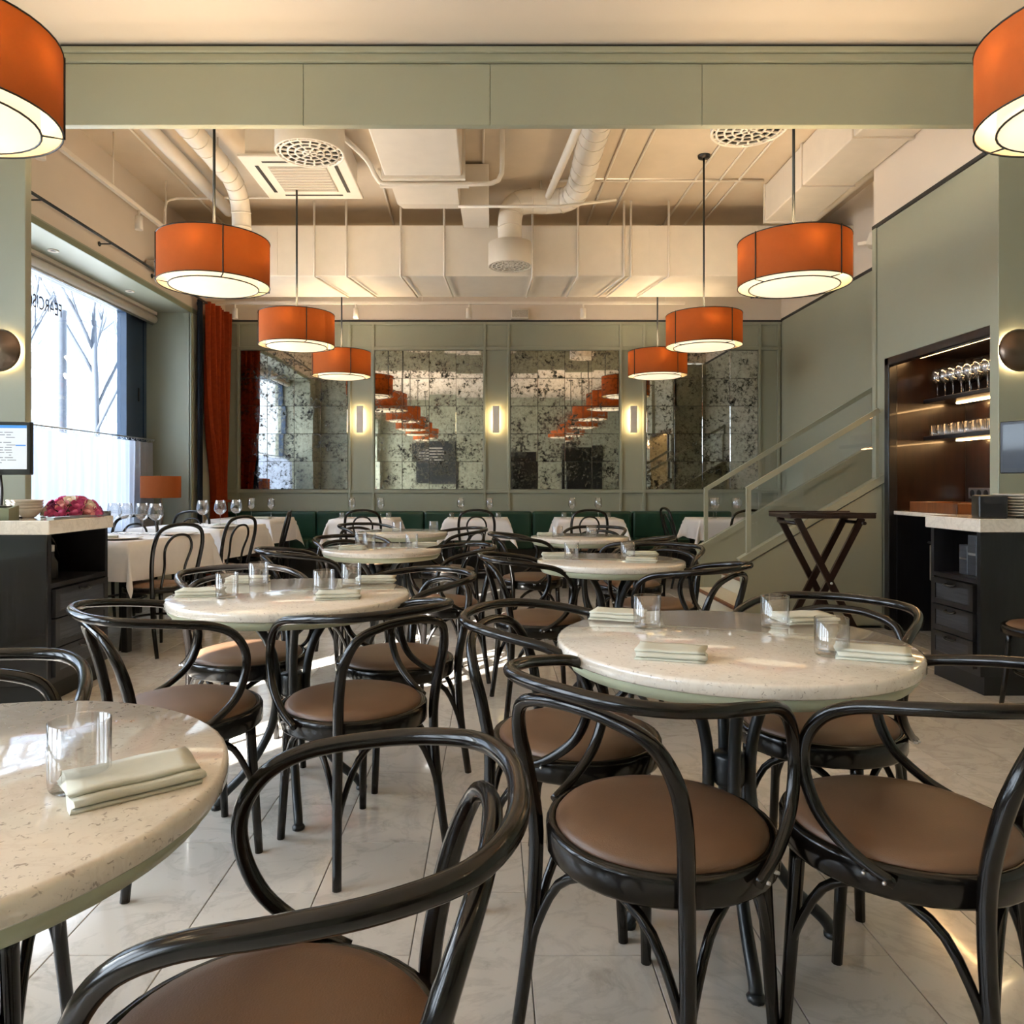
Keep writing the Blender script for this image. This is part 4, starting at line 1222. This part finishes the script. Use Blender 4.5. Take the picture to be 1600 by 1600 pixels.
# niche base counter with marble slab and steel machine
nb = thing('niche_counter', 'dark counter with marble slab in the bar niche', 'cabinet', (XN + .02, NY0 + .02, 0))
MB().box(0, .60, 0, 1.26, .905, .935, bev=.004).build('slab', M['counter_marble'], nb)
MB().box(.30, .60, 0, 1.26, 0, .905).build('carcass', M['ebony'], nb)
MB().box(.02, .60, 1.20, 1.26, 0, .905).build('end_panel', M['ebony'], nb)
gw = thing('glass_washer', 'steel glass washer below the niche counter', 'appliance', (XN + .10, 5.05, 0))
MB().box(0, .20, 0, .42, .42, .80, bev=.01).build('washer_body', M['steel'], gw)
MB().box(-.02, .0, .02, .40, .44, .70, bev=.006).build('washer_door', M['steel'], gw)
MB().tube([(-.02, .06, .72), (-.05, .06, .72), (-.05, .36, .72), (-.02, .36, .72)], .008, 8, 2).build('washer_handle', M['iron'], gw)
MB().box(.0, .18, .02, .40, .03, .42).build('washer_stand', M['black_plastic'], gw)
wt = thing('wooden_tray', 'shallow wooden tray on the niche slab', 'tray', (XN + .25, 5.42, .935))
MB().box(-.16, .16, -.28, .28, 0, .012).build('tray_floor', M['nosing'], wt)
for a in ((-.17, -.155, -.29, .29), (.155, .17, -.29, .29), (-.17, .17, -.29, -.275), (-.17, .17, .275, .29)):
    MB().box(*a, 0, .075, bev=.004).build('tray_side', M['nosing'], wt)
sk = thing('socket_plate', 'steel triple socket plate on the niche back', 'socket', (3.733, 5.70, 1.03))
MB().box(-.012, 0, -.13, .13, 0, .085, bev=.004).build('plate_face', M['steel'], sk)
for k in (-.08, 0, .08):
    MB().lathe([(0, .001), (.026, .001), (.028, 0)], 14, (-.013, k, .042), axis=Matrix.Rotation(R(-90), 3, 'Y')).build('socket_hole', M['black_plastic'], sk)

# glasses on niche shelves
ORD = ['first', 'second', 'third', 'fourth', 'fifth', 'sixth', 'seventh', 'eighth', 'ninth', 'tenth', 'eleventh', 'twelfth', 'thirteenth']
for row, xg in enumerate((3.46, 3.56, 3.66)):
    for k in range(11):
        yy = NY1 - .09 - k * .098 - (.04 if row == 1 else 0)
        o = link('wine_glass', wine, None, (xg, yy, SH[0] + .032))
        tag(o, 'wine glass on the upper niche shelf, %s row, %s from the left' % (('front', 'middle', 'back')[row], ORD[k]), 'glass', 'wine glasses on the upper shelf')
for row, xg in enumerate((3.45, 3.54, 3.63)):
    for k in range(13):
        yy = NY1 - .07 - k * .084
        o = link('tumbler', tum, None, (xg, yy, SH[1] + .032)); o.scale = (.95, .95, .95)
        tag(o, 'tumbler on the lower niche shelf, %s row, %s from the left' % (('front', 'middle', 'back')[row], ORD[k]), 'glass', 'tumblers on the lower shelf')

# things on the right counter
pb = thing('card_printer', 'black printer box on the right counter', 'printer', (2.80, 4.20, .957), R(-20))
MB().box(-.07, .07, -.08, .08, 0, .125, bev=.008).build('printer_body', M['black_plastic'], pb)
MB().box(-.05, .05, -.083, -.08, .085, .105).build('paper_slot', M['black_trim'], pb)
for k in range(8):
    o = link('plate', plate_me, None, (3.02, 4.26, .957 + k * .0165))
    o.data = plate_me
    tag(o, 'grey plate in the stack on the right counter, %s from the bottom' % ('first', 'second', 'third', 'fourth', 'fifth', 'sixth', 'seventh', 'topmost, eighth')[k], 'plate', 'plates stacked on the right counter')
def monitor(name, lab, loc, rz, w, h, on):
    t = thing(name, lab, 'monitor', loc, rz)
    MB().box(-w / 2, w / 2, 0, .035, 0, h, bev=.006).build('bezel', M['black_plastic'], t)
    s = MB().box(-w / 2 + .02, w / 2 - .02, -.002, 0, .03, h - .02).build('display', M['screen'] if on else M['dead_screen'], t)
    if on:
        MB().box(-w / 2 + .02, w / 2 - .02, -.003, -.002, h - .035, h - .02).build('title_bar', M['screen_blue'], s)
        MB().box(w / 2 - .075, w / 2 - .025, -.003, -.002, h * .54, h * .565).build('blue_button', M['screen_blue'], s)
        m = MB()
        rr = random.Random(3)
        for k in range(13):
            z = h - .06 - k * .0135
            x = -w / 2 + .03
            while x < w / 2 - .1:
                ln = rr.uniform(.01, .05)
                if rr.random() < .7:
                    m.box(x, x + ln, -.0028, -.002, z, z + .004)
                x += ln + .008
        o = m.build('text_lines', M['screen_text'], s); o['kind'] = 'stuff'
    MB().tube([(0, .045, h * .3), (0, .06, -.02), (.012, .05, -.10), (.005, .05, -(loc[2] - .958))], .012, 8, 3).build('stand_arm', M['black_plastic'], t)
    MB().box(-.09, .09, -.03, .12, -(loc[2] - .957), -(loc[2] - .967), bev=.004).build('stand_foot', M['black_plastic'], t)
    return t
M['dead_screen'] = plain('dark_glossy_screen', (.05, .055, .06, 1), .05, var=.02)
monitor('monitor', 'till monitor showing an order screen at the left edge', (-2.66, 3.98, 1.195), R(7), .37, .285, True)
monitor('monitor', 'till monitor with a glossy blank screen at the right edge', (3.0, 4.12, 1.205), R(-70), .40, .30, False)
rp_ = thing('receipt_printer', 'grey receipt printer under the left monitor', 'printer', (-2.60, 3.90, .957), R(10))
MB().prism([(-.06, 0), (.06, 0), (.06, .075), (-.06, .06)], 0, -.09, .09).build('printer_body', M['sage_dark'], rp_)
MB().box(-.07, .07, -.03, .03, .068, .074).build('paper_door', M['black_plastic'], rp_)
for k in range(4):
    b = MB().lathe([(0, .004), (.04, .0), (.05, .004), (.085, .040), (.092, .052), (.089, .053), (.08, .042), (.04, .010), (0, .008)], 24).build('bowl', M['ceramic'], None, (-2.60, 4.15, .957 + k * .016))
    tag(b, 'off white bowl in the stack on the left counter, %s' % ('lowest', 'second lowest', 'third lowest', 'topmost')[k], 'bowl', 'bowls stacked on the left counter')

# flowers
fl = thing('flower_arrangement', 'low bunch of pink and white roses on the left counter', 'flowers', (-2.42, 4.30, .957))
MB().lathe([(0, 0), (.095, 0), (.125, .012), (.128, .03), (.11, .055), (.07, .075), (0, .082)], 22).build('foliage_mound', M['leaf'], fl)
M['rose_pink'] = plain('rose_pink', srgb(206, 92, 140), .6, var=.2, scale=60)
M['rose_white'] = plain('rose_white', srgb(236, 224, 206), .6, var=.1, scale=60)
M['rose_mauve'] = plain('rose_mauve', srgb(130, 54, 100), .6, var=.2, scale=60)
M['rose_blush'] = plain('rose_blush', srgb(226, 160, 160), .6, var=.15, scale=60)
def rose_mesh(mat):
    mb = MB()
    for lay, (rr, hh, nn) in enumerate(((.008, .020, 3), (.015, .019, 4), (.022, .015, 5))):
        for k in range(nn):
            a0 = 2 * PI * k / nn + lay * .5; w = 2 * PI / nn * .72
            vs = []
            for i in range(5):
                a = a0 + w * (i / 4 - .5)
                for j in range(4):
                    tt = j / 3
                    r_ = rr * (.45 + .75 * math.sin(tt * PI * .62)) + (.003 if tt == 1 else 0)
                    vs.append((r_ * math.cos(a), r_ * math.sin(a), hh * (tt * 1.25 - .2)))
            fs = [(i * 4 + j, i * 4 + j + 1, (i + 1) * 4 + j + 1, (i + 1) * 4 + j) for i in range(4) for j in range(3)]
            mb.add(vs, fs, 0, True)
    mb.lathe([(.0, -.008), (.012, -.004), (.016, .006), (.008, .018), (0, .019)], 8)
    return mb.mesh('rose', mat)
rm = [rose_mesh(M[k]) for k in ('rose_pink', 'rose_white', 'rose_mauve', 'rose_blush', 'rose_pink')]
rnd = random.Random(5)
for ring, (rr, zz, nn) in enumerate(((.128, .026, 13), (.105, .058, 10), (.06, .083, 6), (0, .09, 1))):
    for k in range(nn):
        a = 2 * PI * k / nn + ring * .4
        o = link('rose', rm[rnd.choice((0, 1, 2, 3, 4, 1, 0))], fl, (rr * math.cos(a), rr * math.sin(a), zz))
        d = Vector((math.cos(a) * rr * 9, math.sin(a) * rr * 9, 1 - rr * 4)).normalized()
        o.rotation_euler = d.to_track_quat('Z', 'Y').to_euler()
        o.scale = (1.35,) * 3

# table lamp by the window
tl = thing('table_lamp', 'small table lamp with a rust drum shade by the window', 'lamp', (-3.52, 7.92, .62))
MB().lathe([(.20, .375), (.20, .605)], 32).lathe([(.197, .377), (.197, .603)], 32).build('lamp_shade', M['rust'], tl)
MB().lathe([(0, .0), (.075, 0), (.075, .012), (.02, .03), (.016, .10), (.026, .16), (.03, .24), (.018, .32), (.012, .36), (.012, .60), (.0, .63)], 20).build('lamp_base', M['bronze'], tl)

# dome sconces on the pillars
for i, (x, lab) in enumerate(((-2.945, 'bronze dome wall lamp on the left pillar'), (3.155, 'bronze dome wall lamp on the right pillar'))):
    t = thing('dome_sconce', lab, 'wall lamp', (x, YBEAM, 1.945), 0, 'dome wall lamps on the pillars')
    ax = Matrix.Rotation(R(90), 3, 'X')
    MB().lathe([(.0, .095), (.04, .092), (.08, .078), (.115, .062), (.128, .042), (.125, .040), (.105, .050), (.075, .070), (0, .085)], 32, axis=ax).build('dome', M['bronze'], t)
    MB().lathe([(0, .0), (.03, .0), (.03, .05), (0, .05)], 16, axis=ax).build('stem', M['bronze'], t)
    MB().lathe([(.04, .006), (.10, .006), (.10, .014), (.04, .014)], 24, axis=ax).build('glow_ring', M['dome_lamp'], t)

# ------------------------------------------------------------------ curtains
def curtain(name, lab, path_fn, z_list, nfold, amp, mats, nu=120, th=0):
    vs = []
    for z in z_list:
        for i in range(nu + 1):
            vs.append(path_fn(i / nu, z))
    fs = []
    for j in range(len(z_list) - 1):
        for i in range(nu):
            fs.append((j * (nu + 1) + i, j * (nu + 1) + i + 1, (j + 1) * (nu + 1) + i + 1, (j + 1) * (nu + 1) + i))
    mb = MB(); mb.add(vs, fs, 0, True)
    return mb
def rust_path(u, z):
    # gathered at the tie about 1 m up
    k = 1.0 - .52 * math.exp(-((z - .95) / .75) ** 2)
    y = 8.92 + .28 * (1 - k) + (u - .5) * .72 * k
    x = -3.28 + .06 * math.sin(u * 2 * PI * 7) * (.75 + .25 * k) + .02 * math.sin(u * 31 + z * 1.3) - .05 * (1 - k)
    return (x, y, z)
zs = [3.24 - k * 3.22 / 24 for k in range(25)]
t = thing('curtain', 'rust velvet curtain tied back beside the first mirror', 'curtain')
cm = curtain('curtain', '', rust_path, zs, 7, .07, M['velvet']).build('drape', M['velvet'], t)
MB().tube([(-3.29 + .09 * math.cos(a), 9.06 + .20 * math.sin(a), .93) for a in [k * PI / 6 for k in range(12)]], .014, 6, 2, True).build('tie_back', M['velvet'], t)
t = thing('curtain', 'narrow dark navy sheet behind the rust curtain', 'curtain')
curtain('c', '', lambda u, z: (-3.33 + .02 * math.sin(u * 2 * PI * 3), 8.44 + u * .12, z), zs, 3, .03, M['dark_sheet'], 40).build('drape', M['dark_sheet'], t)  # dark navy folded sheet filling the strip behind the rust curtain
t = thing('cafe_curtain', 'sheer white cafe curtain across the lower window', 'curtain')
zs2 = [1.60 - k * (1.60 - .66) / 14 for k in range(15)]
def sheer_path(u, z):
    rr = .55 + .45 * (1.6 - z)
    y = 5.02 + u * 3.33
    return (-3.80 + .022 * rr * math.sin(u * 2 * PI * 34 + .6 * math.sin(z * 3)) + .012 * math.sin(u * 57 + z), y + .01 * math.sin(u * 90 + z * 2), z)
curtain('c', '', sheer_path, zs2, 34, .02, M['sheer'], 420).build('voile', M['sheer'], t)
MB().tube([(-3.80, 4.99, 1.635), (-3.80, 8.38, 1.635)], .008, 8, 1).build('rod', M['steel'], t)
rg = MB()
for k in range(30):
    yy = 5.06 + k * .113
    rg.tube([(-3.80 + .014 * math.cos(a), yy, 1.632 + .014 * math.sin(a) - .01) for a in [q * PI / 4 for q in range(8)]], .0025, 4, 1, True)
o = rg.build('curtain_rings', M['steel'], t); o['kind'] = 'stuff'
t = thing('roller_blind', 'rolled up white roller blind at the window head', 'blind')
MB().tube([(-3.80, 5.0, 2.985), (-3.80, 8.37, 2.985)], .045, 14, 1).build('blind_tube', M['white'], t)
MB().box(-3.86, -3.76, 5.0, 8.37, 3.035, 3.068).build('headbox', M['white'], t)
MB().tube([(-3.80, 6.1, 2.935), (-3.80, 8.35, 2.935)], .012, 8, 1).build('bottom_bar', M['steel'], t)

# ------------------------------------------------------------------ behind the camera, seen in the mirrors
cb = thing('chalkboard', 'dark chalkboard menu on the rear wall, seen in the mirrors', 'chalkboard', (-1.7, YR + .01, 1.05))
MB().box(-.7, .7, 0, .03, 0, 1.35, bev=.01).build('board_panel', M['chalk'], cb)
m = MB()
for k in range(6):
    m.box(-.5, .2 + .05 * (k % 3), .031, .032, 1.12 - k * .09, 1.14 - k * .09)
o = m.build('chalk_lines', M['white'], cb); o['kind'] = 'stuff'
dr = struct('door_1', MB().box(.4, 1.4, YR, YR + .05, 0, 2.2, bev=.01), M['ebony'], 'dark door in the rear wall')
MB().box(.55, 1.25, YR + .05, YR + .055, .3, 2.0).build('door_panel', M['black_gloss'], dr)
d2 = struct('door_2', MB().box(2.2, 3.4, YR, YR + .05, 0, 2.3, bev=.01), M['ebony'], 'dark opening in the rear wall')
